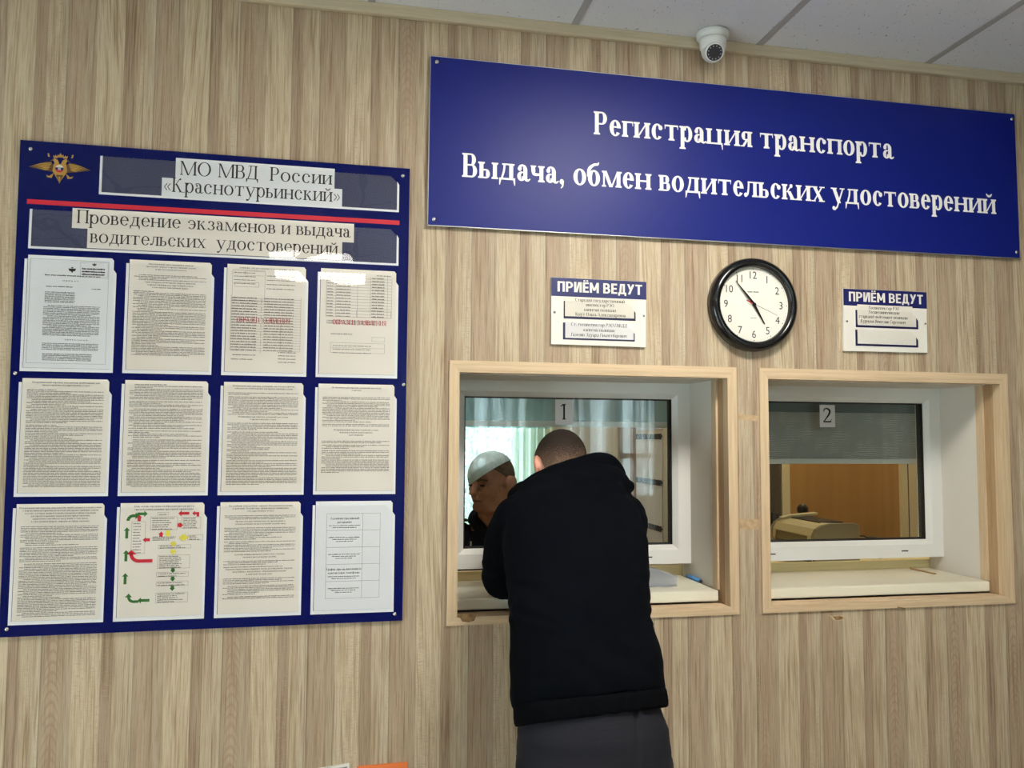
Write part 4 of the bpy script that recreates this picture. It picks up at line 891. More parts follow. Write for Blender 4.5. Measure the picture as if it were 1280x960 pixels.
paper(2, 2, 'sheet of print with several bold headings, bottom row, third from left', text_page(['Досудебный (внесудебный) порядок обжалования решений', 'и действий (бездействия) органа предоставляющего', 'государственную услугу'], [('t', .012), ('h', ['Органы государственной власти, организации и', 'уполномоченные на рассмотрение жалобы лица']), ('t', .068), ('h', ['Способы информирования заявителей о порядке', 'подачи и рассмотрения жалобы']), ('t', .018), ('h', ['Перечень нормативных правовых актов, регулирующих порядок', 'досудебного (внесудебного) обжалования решений', 'и действий (бездействия)']), ('t', .056)]))
def d_table(t, a, b, k0, k1, rn):
    x0, x1, x2 = a+.030, b-.082, b-.034; z0, z1 = k0+.032, k1-.034
    rect(t, x0, x2, z0, z1); vline(t, x1, z0, z1)
    for i in range(1, 5): hline(t, x0, x2, z0+(z1-z0)*i/5)
    h = (z1-z0)/5; c = (x0+x1)/2
    head(t, c, z1-.016, PT, ['Административный', 'регламент'], .09, .0088, .0105); head(t, c, z1-3*h-.016, PT, ['График приёма населения и', 'контактные телефоны'], x1-x0-.004, .0086, .0100)
    for i in range(5):
        zz = z1-h*i-(.034 if i in (0, 3) else .020)
        for q in range(2 if i in (0, 3) else 3): scribble(t['ink'], x0+.006+.01*q, x1-.006-.01*q, zz-q*.0055, .0016, PT, rn)
paper(3, 2, 'sheet with a five-row table and large empty margins, bottom right pocket', d_table, 'paperw')

# ================================================================== BIG BLUE SIGN
sg = thing('wall_sign', (1.22, 0, 2.177), 'long blue sign with two lines of large white bold letters', 'sign')
SF = -.016
mb = MB(); mb.slab([(.221, 2.1765), (2.2215, 2.179), (2.2205, 2.6765), (.223, 2.679)], SF, SF+.004, 0); mb.build('panel', 'signblue', sg)
mb = MB(); t_ = .002
for q in ([(.219, 2.1745), (2.2235, 2.177), (2.2235, 2.179), (.219, 2.1765)], [(.221, 2.679), (2.2225, 2.6765), (2.2225, 2.6785), (.221, 2.681)], [(.219, 2.1745), (.2205, 2.1745), (.2225, 2.681), (.221, 2.681)], [(2.2215, 2.177), (2.2235, 2.177), (2.2225, 2.6785), (2.2205, 2.6785)]): mb.slab(q, SF+.0005, SF+.006)
mb.box(.26, .29, SF+.004, 0, 2.2, 2.65); mb.box(2.15, 2.18, SF+.004, 0, 2.2, 2.65)
mb.build('backing_rail', 'alu', sg)
for x, z in ((.241, 2.663), (.238, 2.193), (2.209, 2.659), (2.2095, 2.198)): screw(sg, x, z, SF, .0065)
mb = MB(); BOLD.write(mb, 'Регистрация транспорта', .720, 2.485, SF-.0006, size=.107, width=1.029); mb.build('lettering', 'letterwhite', sg)
mb = MB(); BOLD.write(mb, 'Выдача, обмен водительских удостоверений', .318, 2.3245, SF-.0006, size=.107, width=1.817); mb.build('lettering', 'letterwhite', sg)

# ================================================================== NAME PLATES
def plate(q, lab, slips, hb, ps):
    (x0, zt), (x1, zt2), (x1b, zb2), (x0b, zb) = q; F = -.009
    p = thing('name_plate', ((x0+x1)/2, 0, zb), lab, 'name plate')
    m_ = MB(); m_.slab([(x0b, zb), (x1b, zb2), (x1, zt2), (x0, zt)], F, -.002); m_.build('panel', 'white', p)
    m_ = MB(); m_.slab([(x0, hb), (x1, hb), (x1, zt2-.0005), (x0, zt-.0005)], F-.0005, F); hd = m_.build('header_band', 'headblue', p)
    m_ = MB(); sans(m_, 'ПРИЁМ ВЕДУТ', x0+.019, hb+.014, F-.0008, .031, x1-x0-.033); m_.build('lettering', 'white', hd)
    for (a, b, c, d) in ps:
        m_ = MB(); e = .007
        m_.slab([(a, c), (b, c), (b-e, c+e), (a+e, c+e)], F-.0008, F); m_.slab([(a, c), (a+e, c+e), (a+e, d), (a, d)], F-.0008, F); m_.slab([(b-e, c+e), (b, c), (b, d-.028), (b-e, d-.020)], F-.0008, F)
        k = m_.build('slip_pocket', 'navy', p); f = MB(); f.poly([(a+.002, c+.002), (b-.002, c+.002), (b-.002, d-.022), (b-.03, d), (a+.002, d)], F-.0040); f.build('film', 'filmflat', k)
    for x, z in ((x0+.010, (zt+zb)/2-.005), (x1-.009, (zt2+zb2)/2-.005)): screw(p, x, z, F, .0038)
    for (a, b, c, d, lines, lab_, mt) in slips:
        m_ = MB(); m_.slab([(a, c), (b, c), (b, d), (a, d)], F-.0016, F-.0008); o = m_.build('name_slip', mt, None, org=((a+b)/2, F, (c+d)/2)); tag(o, lab_, 'paper slip')
        t = MB()
        for (s, x, w_, z, sz, fc) in lines: fc.write(t, s, x, z, F-.0019, size=sz, width=w_, align='c')
        t.build('printed_text', 'ink', o)
plate([(.591, 2.041), (.890, 2.040), (.887, 1.839), (.591, 1.840)], 'white plate headed in blue, two name slots filled, above window one',
      [(.633, .850, 1.925, 1.982, [('Старший государственный', .742, .156, 1.971, .0145, SB), ('инспектор РЭО', .742, .088, 1.957, .0145, SB), ('капитан полиции', .742, .100, 1.9425, .0145, SB), ('Кнут Ольга Александровна', .744, .158, 1.928, .0146, SB)], 'cream four-line name slip in the upper slot of the left plate', 'slip'),
       (.634, .848, 1.860, 1.908, [('Ст. госинспектор РЭО ГИБДД', .738, .176, 1.897, .0150, BIT), ('капитан полиции', .738, .098, 1.8815, .0146, BIT), ('Газелян Эдуард Гамлетбарович', .738, .174, 1.866, .0150, BIT)], 'white three-line name slip in the lower slot of the left plate', 'slipw')],
      1.9845, [(.629, .855, 1.918, 1.971), (.627, .852, 1.855, 1.906)])
plate([(1.559, 2.048), (1.863, 2.049), (1.861, 1.848), (1.556, 1.846)], 'white plate headed in blue with an empty lower slot, above window two',
      [(1.607, 1.808, 1.935, 1.998, [('Госинспектор РЭО', 1.703, .112, 1.984, .0150, BIT), ('Госавтоинспекции', 1.703, .112, 1.970, .0150, BIT), ('старший лейтенант полиции', 1.700, .178, 1.955, .0150, BIT), ('Курилов Вячеслав Сергеевич', 1.699, .164, 1.940, .0150, BIT)], 'name slip standing above the upper slot of the right plate', 'slip')],
      1.9935, [(1.601, 1.829, 1.924, 1.980), (1.599, 1.827, 1.864, 1.916)])

# ================================================================== CLOCK
ck = thing('wall_clock', (1.238, 0, 1.981), 'round wall clock with a glossy black rim and white dial', 'clock'); cc = (1.238, 0, 1.981)
mb = MB(); mb.lathe([(.118, -.020), (.118, -.034), (.124, -.042), (.134, -.042), (.143, -.034), (.1465, -.022), (.1465, -.006), (.140, 0), (.118, 0)], cc, 'y', 72, cap=False); mb.build('rim', 'black', ck)
mb = MB(); mb.lathe([(.119, -.021), (.119, -.0215)], cc, 'y', 64); mb.build('dial', 'dial', ck)
def digits(txt, x, z, h, y, m_):
    cu = bpy.data.curves.new('numeral', 'FONT'); cu.body = txt; cu.size = 1; cu.resolution_u = 4; ob = bpy.data.objects.new('numeral', cu); COL.objects.link(ob)
    dg = bpy.context.evaluated_depsgraph_get(); dg.update(); me = bpy.data.meshes.new_from_object(ob.evaluated_get(dg)); bpy.data.objects.remove(ob)
    vs = [v.co.copy() for v in me.vertices]; x0 = min(v.x for v in vs); x1 = max(v.x for v in vs); y0 = min(v.y for v in vs); y1 = max(v.y for v in vs); s = h/(y1-y0)
    m_.add([(x+(v.x-(x0+x1)/2)*s*.92, y, z+(v.y-(y0+y1)/2)*s) for v in vs], [list(p.vertices) for p in me.polygons])
nm = MB()
for k in range(1, 13):
    a = math.radians(90-30*k); digits(str(k), cc[0]+.093*math.cos(a), cc[2]+.093*math.sin(a), .023, -.0222, nm)
nm.build('numerals', 'inkgrey' if 0 else 'ink', ck)
mb = MB()
for k in range(60):
    a = math.radians(6*k); r, w_ = .1125, (.0017 if k % 5 == 0 else .0007); mb.poly([(cc[0]+r*math.cos(a)+w_*math.cos(q*math.pi/3), cc[2]+r*math.sin(a)+w_*math.sin(q*math.pi/3)) for q in range(6)], -.0222)
mb.build('minute_marks', 'ink', ck)
mb = MB(); rn = random.Random(3); scribble(mb, 1.218, 1.256, 2.019, .0032, -.0222, rn); scribble(mb, 1.226, 1.248, 1.938, .0018, -.0222, rn); mb.build('dial_print', 'inkgrey', ck)
def hand(name, ang, L, tail, w0, w1_, y, m):
    a = math.radians(90-ang); u = (math.cos(a), math.sin(a)); n = (-u[1], u[0]); P = [(-tail, w0*.8), (-tail, -w0*.8), (0, -w0), (L, -w1_), (L, w1_), (0, w0)]
    t = MB(); t.slab([(cc[0]+p*u[0]+q*n[0], cc[2]+p*u[1]+q*n[1]) for p, q in P], y, y+.0008); return t.build(name, m, ck)
hand('hour_hand', 150, .070, .004, .0042, .0012, -.026, 'black'); hand('minute_hand', 319, .094, .004, .0040, .001, -.028, 'black')
sh = hand('second_hand', 113, .082, .004, .0006, .0004, -.030, 'inkgrey')
a = math.radians(90-293); u = (math.cos(a), math.sin(a)); n = (-u[1], u[0]); t = MB(); t.slab([(cc[0]+p*u[0]+q*n[0], cc[2]+p*u[1]+q*n[1]) for p, q in ((.008, .0016), (.008, -.0016), (.030, -.002), (.030, .002))], -.030, -.0292); t.build('red_counterweight', 'ared', sh)
mb = MB(); mb.lathe([(.0045, -.031), (.0045, -.022)], cc, 'y', 16); mb.build('hub', 'black', ck)
mb = MB(); mb.lathe([(.1195, -.0365), (.1195, -.0375)], cc, 'y', 48); mb.build('glass_cover', glassy('clock_glass', gain=.35), ck)

# ================================================================== SECURITY CAMERA
sc_ = thing('security_camera', (1.093, -.058, CEIL-.003), 'white dome security camera on the ceiling above the blue sign', 'camera'); c = (1.093, -.058, CEIL-.003)
mb = MB(); mb.lathe([(.048, 0), (.050, -.004), (.050, -.014), (.046, -.020), (.040, -.022)], c, 'z', 40); mb.build('base', 'camwhite', sc_, bevel=0)
mb = MB(); mb.lathe([(.040, -.020), (.041, -.030), (.040, -.045), (.036, -.056), (.028, -.062)], c, 'z', 36); mb.build('collar', 'camwhite', sc_)
vd = Vector((-.22, -.80, -.55)).normalized(); cc2 = Vector(c)+Vector((0, 0, -.056)); rot = Vector((0, 0, 1)).rotation_difference(vd).to_matrix()
mb = MB(); mb.ell(cc2, (.036, .036, .036), n=28, m=18); ball = mb.build('eyeball', 'camwhite', sc_)
def disc(ctr, r0, prof, m, name, par):
    t = MB(); rs = []
    for r, h in prof: rs.append([ctr+rot @ Vector((r*math.cos(k*math.tau/28), r*math.sin(k*math.tau/28), h)) for k in range(28)])
    t.rings(rs); return t.build(name, m, par)
disc(cc2, 0, [(.030, .016), (.029, .034), (.026, .038), (.0245, .038)], 'camwhite', 'front_ring', ball)
ln = disc(cc2, 0, [(.024, .030), (.0242, .0385)], 'camlens', 'lens_window', ball)
t = MB()
for k in range(12):
    a = k*math.tau/12; t.ell(cc2+rot @ Vector((.019*math.cos(a), .019*math.sin(a), .0385)), (.0016, .0016, .0010), rot, 8, 6)
t.build('infrared_leds', 'led', ln)

# ================================================================== LOW NOTICES AT THE BOTTOM EDGE
o = thing('notice_card', (.115, 0, .40), 'orange card low on the wall, only its top edge in view', 'notice card')
mb = MB(); mb.slab([(.046, .40), (.184, .40), (.184, .661), (.047, .659)], -.006, 0); mb.build('card', 'orange', o)
mb = MB(); mb.slab([(.066, .44), (.164, .44), (.164, .62), (.066, .62)], -.0066, -.006); mb.build('white_field', 'paper', o)
o = thing('framed_leaflet', (-.02, 0, .40), 'grey leaflet in a white frame at the bottom edge, left of the orange card', 'leaflet')
mb = MB(); mb.slab([(-.075, .40), (.026, .40), (.026, .6705), (-.075, .659)], -.008, 0); mb.build('frame', 'white', o)
mb = MB(); mb.slab([(-.069, .406), (.020, .406), (.020, .663), (-.069, .653)], -.0088, -.008); mb.build('print', 'greypic', o)
# ================================================================== NUMBER SHEETS, BLINDS
for txt, x0, x1, z0, z1, lab in (('1', .684, .746, 1.607, 1.691, 'small paper with the number 1 on the left service window'), ('2', 1.6605, 1.721, 1.607, 1.6865, 'small paper with the number 2 on the right service window')):
    m_ = MB(); m_.slab([(x0, z0), (x1, z0), (x1, z1), (x0, z1)], .2995, .3003); o = m_.build('number_sheet', 'paperw', None, org=((x0+x1)/2, .30, z0)); tag(o, lab, 'number sign')
    t = MB(); REG.write(t, txt, (x0+x1)/2, z0+.017, .2991, size=.078, align='c'); t.build('printed_number', 'ink', o)
def blind(x0, x1, zb, m, lab, two):
    b = thing('roller_blind', ((x0+x1)/2, .37, zb), lab, 'roller blind')
    t = MB(); t.lathe([(.016, 0), (.016, x1-x0)], (x0, .385, 1.742), 'x', 20); t.build('roller', 'white', b)
    t = MB(); t.box(x0+.004, x1-.004, .3675, .3690, zb+.010, 1.742)
    t.build('fabric', m, b)
    if two: t = MB(); t.box(x0+.001, x1-.001, .3625, .3655, 1.662, 1.752); t.build('cassette', 'cassette', b)  # double fabric layer, its weaker light painted as a darker band
    t = MB(); t.box(x0+.002, x1-.002, .362, .374, zb, zb+.020); t.build('bottom_rail', 'pvc', b, bevel=.003)
    return b
blind(.36, 1.118, 1.600, 'blind1', 'short blue-grey roller blind behind the left window, white bottom rail', False)
blind(1.335, 2.118, 1.474, 'blind2', 'grey woven roller blind half down behind the right window', True)

# ================================================================== ON THE SILLS
o = thing('ballpoint_pen', (1.168, .24, 1.091), 'blue pen lying on the left sill against the white reveal', 'pen')
t = MB(); P0, P1 = Vector((1.1495, .300, 1.0965)), Vector((1.1495, .185, 1.0965)); d = (P1-P0)
t.tube([P0, P0+d*.05, P0+d*.92], [.0045, .0055, .0055], 12); t.build('barrel', 'blue', o)
t = MB(); t.tube([P0+d*.92, P0+d*.97, P1], [.0053, .0045, .002], 12); t.build('tip', 'dark', o)
t = MB(); t.tube([P0+d*.08+Vector((-.003, 0, .006)), P0+d*.40+Vector((-.003, 0, .006))], [.0015, .0015], 8); t.build('clip', 'blue', o)
o = thing('pencil', (2.038, .26, 1.091), 'tan pencil lying near the right end of the right sill', 'pencil')
t = MB(); P0, P1 = Vector((2.034, .330, 1.0945)), Vector((2.040, .200, 1.0945)); d = P1-P0; t.tube([P0, P0+d*.9], [.0035, .0035], 6); t.build('shaft', 'stick', o)
t = MB(); t.tube([P0+d*.9, P0+d*.98, P1], [.0035, .0014, .0004], 8); t.build('point', 'chippale', o)
# a clear plastic sleeve, folded over itself, bulging
o = thing('plastic_sleeve', (.96, .22, 1.091), 'crumpled clear plastic document sleeve on the left sill beside the customer', 'plastic sleeve')
def sheet(fn, nu, nv, name, m, par):
    t = MB(); vs = [fn(i/nu, j/nv) for j in range(nv+1) for i in range(nu+1)]
    t.add(vs, [(j*(nu+1)+i, j*(nu+1)+i+1, (j+1)*(nu+1)+i+1, (j+1)*(nu+1)+i) for j in range(nv) for i in range(nu)], 0, True)
    return t.build(name, m, par, fix=False)
def fold(u, v):
    ang = v*math.pi*1.0; tx = .80+.25*u
    r = .037*(1-.55*u**3)+.002
    y = .10+.16*math.sin(u*1.5)*.35+(.13-.10*u*u)*(.5-.5*math.cos(ang)) ; z = 1.0925+r*1.55*math.sin(ang)**.8+.004*math.sin(9*u+5*v)*math.sin(ang)
    return (tx+.012*math.sin(ang), y, z)
sheet(fold, 22, 16, 'folded_sheet', 'sleeve', o)
sheet(lambda u, v: (.80+.245*u, .105+.03*u+.10*v*(1-.6*u*u), 1.0922+.003*math.sin(7*u+3*v)**2), 16, 10, 'lower_sheet', 'sleeve', o)
t = MB(); t.slab([(.80, 1.0925), (.86, 1.0925), (.86, 1.120), (.80, 1.125)], .205, .2056); t.build('paper_insert', 'paper', o)

# ================================================================== OFFICE FURNITURE BEHIND THE GLASS
for x0, x1, yb, lab in ((-.2, 1.238, .50, 'pale yellow counter behind the left window'), (1.277, 2.9, 1.16, 'pale yellow counter carrying the printer behind the right window')):
    o = thing('office_counter', ((x0+x1)/2, .37, 0), lab, 'counter')
    MB().box(x0, x1, .37, yb, .995, 1.03).build('worktop', 'counter', o, bevel=.004)
    tag(MB().box(x0, x1, .358, .369, 1.0, 1.122).build('upstand', 'counter', None, bevel=.003, org=((x0+x1)/2, .36, 1.0)), 'pale yellow board on edge under the %s window frame' % ('left' if x0 < 0 else 'right'), 'board')
    for x in (x0+.01, x1-.03): MB().box(x, x+.02, .39, yb-.03, 0, .995).build('side_panel', 'counter', o)
    MB().box(x0+.03, x1-.03, .39, .405, .25, .995).build('back_panel', 'counter', o)
# printer: front turned to the left, plain side toward the glass painted in its shade tone
pr = thing('printer', (2.01, .95, 1.03), 'cream and grey laser printer on the counter behind the right window', 'printer')
PX0, PX1, PY0, PY1, PZ = 1.900, 2.118, .75, 1.10, 1.03
prof = [(PX0+.012, 1.036), (PX1, 1.036), (PX1, 1.206), (PX1-.02, 1.214), (PX0+.085, 1.213), (PX0+.045, 1.206), (PX0+.018, 1.190), (PX0+.003, 1.165), (PX0, 1.13)]
m_ = MB(); m_.slab(prof, PY0, PY0+.02); m_.slab(prof, PY1-.02, PY1); m_.build('side_cover', 'printergrey', pr, bevel=.003)
m_ = MB(); m_.slab([(a, b) for a, b in [(PX0+.004, 1.128), (PX0+.006, 1.162), (PX0+.022, 1.190), (PX0+.05, 1.205), (PX0+.085, 1.211), (PX1-.02, 1.206), (PX1-.004, 1.20), (PX1-.004, 1.04), (PX0+.03, 1.04), (PX0+.03, 1.095)]], PY0+.02, PY1-.02); m_.build('body', 'printer', pr)
m_ = MB(); m_.box(PX0+.075, PX1-.03, PY0+.07, PY1-.05, 1.2085, 1.2135); m_.build('output_well', 'dark', pr)
m_ = MB(); m_.slab([(PX0+.03, 1.212), (PX0+.07, 1.222), (PX1-.01, 1.232), (PX1-.01, 1.222), (PX0+.06, 1.209)], PY1-.06, PY1-.02); m_.build('top_rails', 'printer', pr, bevel=.002)
m_ = MB(); m_.slab([(PX0-.006, 1.085), (PX0+.004, 1.085), (PX0+.012, 1.150), (PX0+.004, 1.158)], PY0+.05, PY1-.05); m_.build('manual_tray', 'tray', pr)
m_ = MB(); m_.box(PX0+.012, PX0+.034, PY0+.06, PY1-.06, 1.05, 1.088); m_.build('paper_mouth', 'dark', pr)
for yy in (PY0+.03, PY1-.06):
    for xx in (PX0+.02, PX1-.05): MB().box(xx, xx+.03, yy, yy+.03, 1.03, 1.038).build('foot', 'dark', pr)
o = thing('webcam', (2.09, 1.2, 1.03), 'small round black webcam on a stalk behind the printer', 'webcam')
o.location = (2.085, 1.16, 1.03)
t = MB(); t.lathe([(.035, 0), (.034, .008), (.010, .014)], (2.085, 1.13, 1.03), 'z', 20); t.build('base', 'dark', o)
t = MB(); t.tube([(2.085, 1.13, 1.04), (2.085, 1.132, 1.22)], .006, 10); t.build('stalk', 'dark', o)
t = MB(); t.ell((2.085, 1.13, 1.238), (.027, .023, .028), n=20, m=14); h = t.build('head', 'dark', o)
t = MB(); t.lathe([(.010, 0), (.009, -.006)], (2.085, 1.108, 1.238), 'y', 16); t.build('lens', 'black', h)
o = thing('power_cable', (2.3, 1.0, 1.03), 'thin black cable arching on the counter right of the printer', 'cable')
t = MB(); t.tube([(2.125+.24*i/20, .98+.05*math.sin(i/20*3.1), 1.034+.093*math.sin(min(1, i/12)*math.pi*.5)*(1 if i < 17 else .93)) for i in range(21)], .0035, 8); t.build('cord', 'dark', o)
t = MB(); t.box(2.355, 2.38, .965, .995, 1.03, 1.121); t.build('plug', 'dark', o, bevel=.003)
# office chair, its back just inside the left edge of window 2
oc = thing('office_chair', (1.62, 1.42, 0), 'dark ribbed office chair back at the left edge of the right window', 'chair')
oc.location = (2.05, 1.35, 0)
m_ = MB()
for k in range(7):
    m_.tube([(1.70+.018*k, 1.36+.012*k, .92+.26*i/8-.0*k) if False else (1.94+.026*k+.03*math.sin(i/8*2.6), 1.40, .80+.41*i/8*(1-.02*abs(k-4))) for i in range(9)], .012, 8)
m_.tube([(1.93, 1.41, .80), (2.11, 1.41, .80)], .014, 8); m_.build('backrest', 'dark', oc)
m_ = MB(); m_.box(1.84, 2.16, 1.12, 1.40, .50, .56); m_.build('seat', 'dark', oc, bevel=.02)
m_ = MB(); m_.tube([(2.02, 1.40, .53), (2.02, 1.43, .66), (2.02, 1.41, .82)], .014, 8); m_.build('back_support', 'dark', oc)
m_ = MB(); m_.tube([(2.00, 1.26, .06), (2.00, 1.26, .50)], .025, 12); m_.build('post', 'chrome', oc)
for k in range(5):
    a = k*math.tau/5; t = MB(); e = (2.00+.26*math.cos(a), 1.26+.26*math.sin(a)); t.tube([(2.00, 1.26, .09), (e[0], e[1], .062)], [.022, .014], 8); lg = t.build('leg', 'dark', oc)
    t = MB(); t.lathe([(.025, -.012), (.025, .012)], (e[0], e[1], .025), 'x', 12); t.build('caster', 'dark', lg)
# quarterly wall calendar on the partition, seen at a slant
ca = thing('wall_calendar', (1.238, .88, 1.135), 'three-block wall calendar with spiral bindings inside the left window', 'calendar')
m_ = MB(); XF = 1.239
m_.box(XF-.002, XF, .735, 1.03, 1.60, 1.735); m_.build('header_card', 'paperw', ca)
t = MB()
for k, z in enumerate((1.700, 1.672)):
    y = .755
    while y < .93:
        L = .012+.014*R_.random(); t.box(XF-.0024, XF-.002, y, y+L, z, z+.014); y += L+.006
t.build('header_print', 'blue', ca)
for k, z in enumerate((1.570, 1.385, 1.202)):
    m_ = MB(); m_.box(XF-.002-.001*k, XF-.001*k, .735, 1.03, z-.178 if k < 2 else z-.07, z); pd = m_.build('month_pad', 'paper', ca)
    t = MB(); t.box(XF-.0055, XF-.0015, .735, 1.03, z-.002, z+.006)
    for q in range(14): y = .745+q*.0205; t.box(XF-.008, XF-.0015, y, y+.009, z-.010, z+.012)
    t.build('spiral', 'dark', pd)
# curtains
def curtain(name, lab, pts, z0, z1, amp, waves, m, cat='curtain', group=None):
    c = Vector((sum(p[0] for p in pts)/len(pts), sum(p[1] for p in pts)/len(pts), z0)); o = thing(name, c, lab, cat, group)
    a, b = Vector((*pts[0], 0)), Vector((*pts[1], 0)); d = b-a; n = Vector((-d.y, d.x, 0)).normalized(); N = int(waves*12)
    def f(u, v):
        k = math.sin(u*waves*math.tau+.8*math.sin(u*9))+.35*math.sin(u*waves*2.3*math.tau+1)
        p = a+d*u+n*amp*k*(.75+.25*v); return (p.x, p.y, z1+(z0-z1)*v)
    sheet(f, N, 8, 'fabric', m, o)
    t = MB(); t.tube([(a.x, a.y, z1+.005), (b.x, b.y, z1+.005)], .012, 10); t.build('rail', 'white', o)
    return o
curtain('lace_curtain', 'white lace curtain across the bright office window at the left', ((.60, 2.40), (.965, 2.40)), .90, 2.36, .010, 5, 'lace')
curtain('sheer_curtain', 'pale green sheer curtain beside the lace, left of the customer', ((.955, 2.36), (1.155, 2.36)), .90, 2.36, .014, 4, 'greencloth')
curtain('sheer_curtain', 'aqua sheer valance hanging across the top of the bright office window', ((.58, 2.28), (1.17, 2.28)), 1.62, 2.40, .026, 8, 'aqua')
curtain('cream_curtain', 'cream pleated curtain along the side wall behind the customer', ((1.190, 1.12), (1.190, 2.36)), .60, 2.40, .030, 8, 'creamcloth')
curtain('grey_drape', 'dark grey drape left of the brown door behind the right window', ((2.10, 1.755), (2.335, 1.755)), .05, 2.4, .012, 4, 'greydrape')
for i, (x0, x1) in enumerate(((.48, 1.17), (1.08, 1.92), (1.82, 2.63), (2.53, 3.28))):
    curtain('hall_curtain', ['first', 'second', 'third', 'fourth'][i]+' pale gathered curtain from the left at the two hall windows facing the counter', ((x0, -4.61+.075*(i % 2)), (x1, -4.61+.075*(i % 2))), .7, 2.45, .022, 6, 'hallsheer', group='hall window curtains')

# ================================================================== PEOPLE
def loft(mb, secs, n=28, mi=0):
    """body sections: centre, half width in x, half depth; rings stand square to the spine in the y-z plane"""
    rs = []
    for i, (c, a, b) in enumerate(secs):
        p, q = Vector(secs[max(i-1, 0)][0]), Vector(secs[min(i+1, len(secs)-1)][0]); t = (q-p).normalized(); u = Vector((1, 0, 0)); u = (u-t*u.dot(t)).normalized(); v = t.cross(u)
        ring = []
        for k in range(n):
            an = k*math.tau/n; cx, sx = math.cos(an), math.sin(an)
            ring.append(Vector(c)+u*a*math.copysign(abs(cx)**.85, cx)+v*b*math.copysign(abs(sx)**.85, sx))
        rs.append(ring)
    mb.rings(rs, True, mi)
def limb(mb, pts, rad, n=16):
    P = [Vector(p) for p in pts]; Q, Rr = [], []
    for i in range(len(P)-1):
        for k in range(4):
            t = k/4; p0, p1, p2, p3 = P[max(i-1, 0)], P[i], P[i+1], P[min(i+2, len(P)-1)]
            Q.append(.5*(2*p1+(p2-p0)*t+(2*p0-5*p1+4*p2-p3)*t*t+(3*p1-p0-3*p2+p3)*t**3)); Rr.append(rad[i]+(rad[i+1]-rad[i])*t)
    Q.append(P[-1]); Rr.append(rad[-1]); mb.tube(Q, Rr, n); mb.ell(Q[0], (Rr[0]*.98,)*3, n=n, m=8); mb.ell(Q[-1], (Rr[-1]*.98,)*3, n=n, m=8)
def hand_mesh(mb, wrist, fwd_, side, s=1.0, curl=.5, up=Vector((0, 0, 1))):
    """palm, four unequal bent fingers, thumb from the side of the palm"""
    f = Vector(fwd_).normalized(); sd = Vector(side); sd = (sd-f*sd.dot(f)).normalized(); up = f.cross(sd).normalized(); up = up if up.z > 0 else -up; w = Vector(wrist)
    rot = Matrix((sd, f, up)).transposed()
    mb.ell(w+f*.045*s, (.040*s, .055*s, .015*s), rot, 16, 10)
    for k, (off, L) in enumerate(((-.030, .070), (-.010, .080), (.011, .075), (.031, .058))):
        b = w+f*.085*s+sd*off*s; pts = [b-f*.03*s, b]; a = .15
        for seg in (.45, .32, .23): a += curl; pts.append(pts[-1]+(f*math.cos(a)-up*math.sin(a))*L*seg*s)
        mb.tube(pts, [.0095*s, .0095*s, .0088*s, .008*s, .0068*s], 10); mb.ell(pts[-1], (.0068*s,)*3, n=10, m=6)
    b = w+f*.03*s-sd*.030*s; pts = [b, b+(-sd*.8+f*.6)*.030*s, b+(-sd*.9+f*1.5)*.038*s-up*.006*s, b+(-sd*.7+f*2.2)*.042*s-up*.012*s]
    mb.tube(pts, [.013*s, .012*s, .0105*s, .008*s], 10); mb.ell(pts[-1], (.008*s,)*3, n=10, m=6)
def head_mesh(mb, c, R, s=1.0, jaw=1.0, ear=1.0):
    """skull, face and ears about c; local +y is where the face looks"""
    P = lambda x, y, z: Vector(c)+R @ (Vector((x, y, z))*s)
    mb.ell(P(0, -.012, .022), (.074*s, .094*s, .088*s), R, 28, 18); mb.ell(P(0, .022, -.035), (.058*s*jaw, .066*s, .075*s), R, 24, 14)
    mb.ell(P(0, .050, -.078), (.036*s*jaw, .034*s, .024*s), R, 16, 10)
    mb.ell(P(0, .074, .026), (.046*s, .014*s, .012*s), R, 16, 8)                                            # brow
    mb.tube([P(0, .082, .020), P(0, .098, -.004), P(0, .112, -.022), P(0, .094, -.034)], [.009*s*ear**.5, .011*s*ear**.5, .015*s*ear**.5, .009*s], 12)
    for q in (-1, 1):
        mb.ell(P(q*.013, .095, -.025), (.009*s, .010*s, .007*s), R, 10, 6); mb.ell(P(q*.040, .060, -.016), (.020*s, .020*s, .018*s), R, 12, 8)
        mb.ell(P(q*.030, .0735, .004), (.0145*s, .0125*s, .0085*s), R, 12, 8)
        e = R @ Matrix.Rotation(q*.35, 3, 'Z'); mb.ell(P(q*(.076+.012*(jaw-1)/.24), -.012, -.006), (.009*s*ear, .019*s*ear, .033*s*ear), e, 14, 10); mb.ell(P(q*(.083+.018*(jaw-1)/.24), -.018, .002), (.006*s*ear, .014*s*ear, .024*s*ear), e, 12, 8)
    mb.ell(P(0, .085, -.051), (.024*s, .011*s, .0065*s), R, 14, 8); mb.ell(P(0, .083, -.061), (.021*s, .011*s, .0065*s), R, 14, 8)
def fbm(p, sc): return noise.noise(Vector(p)*sc)

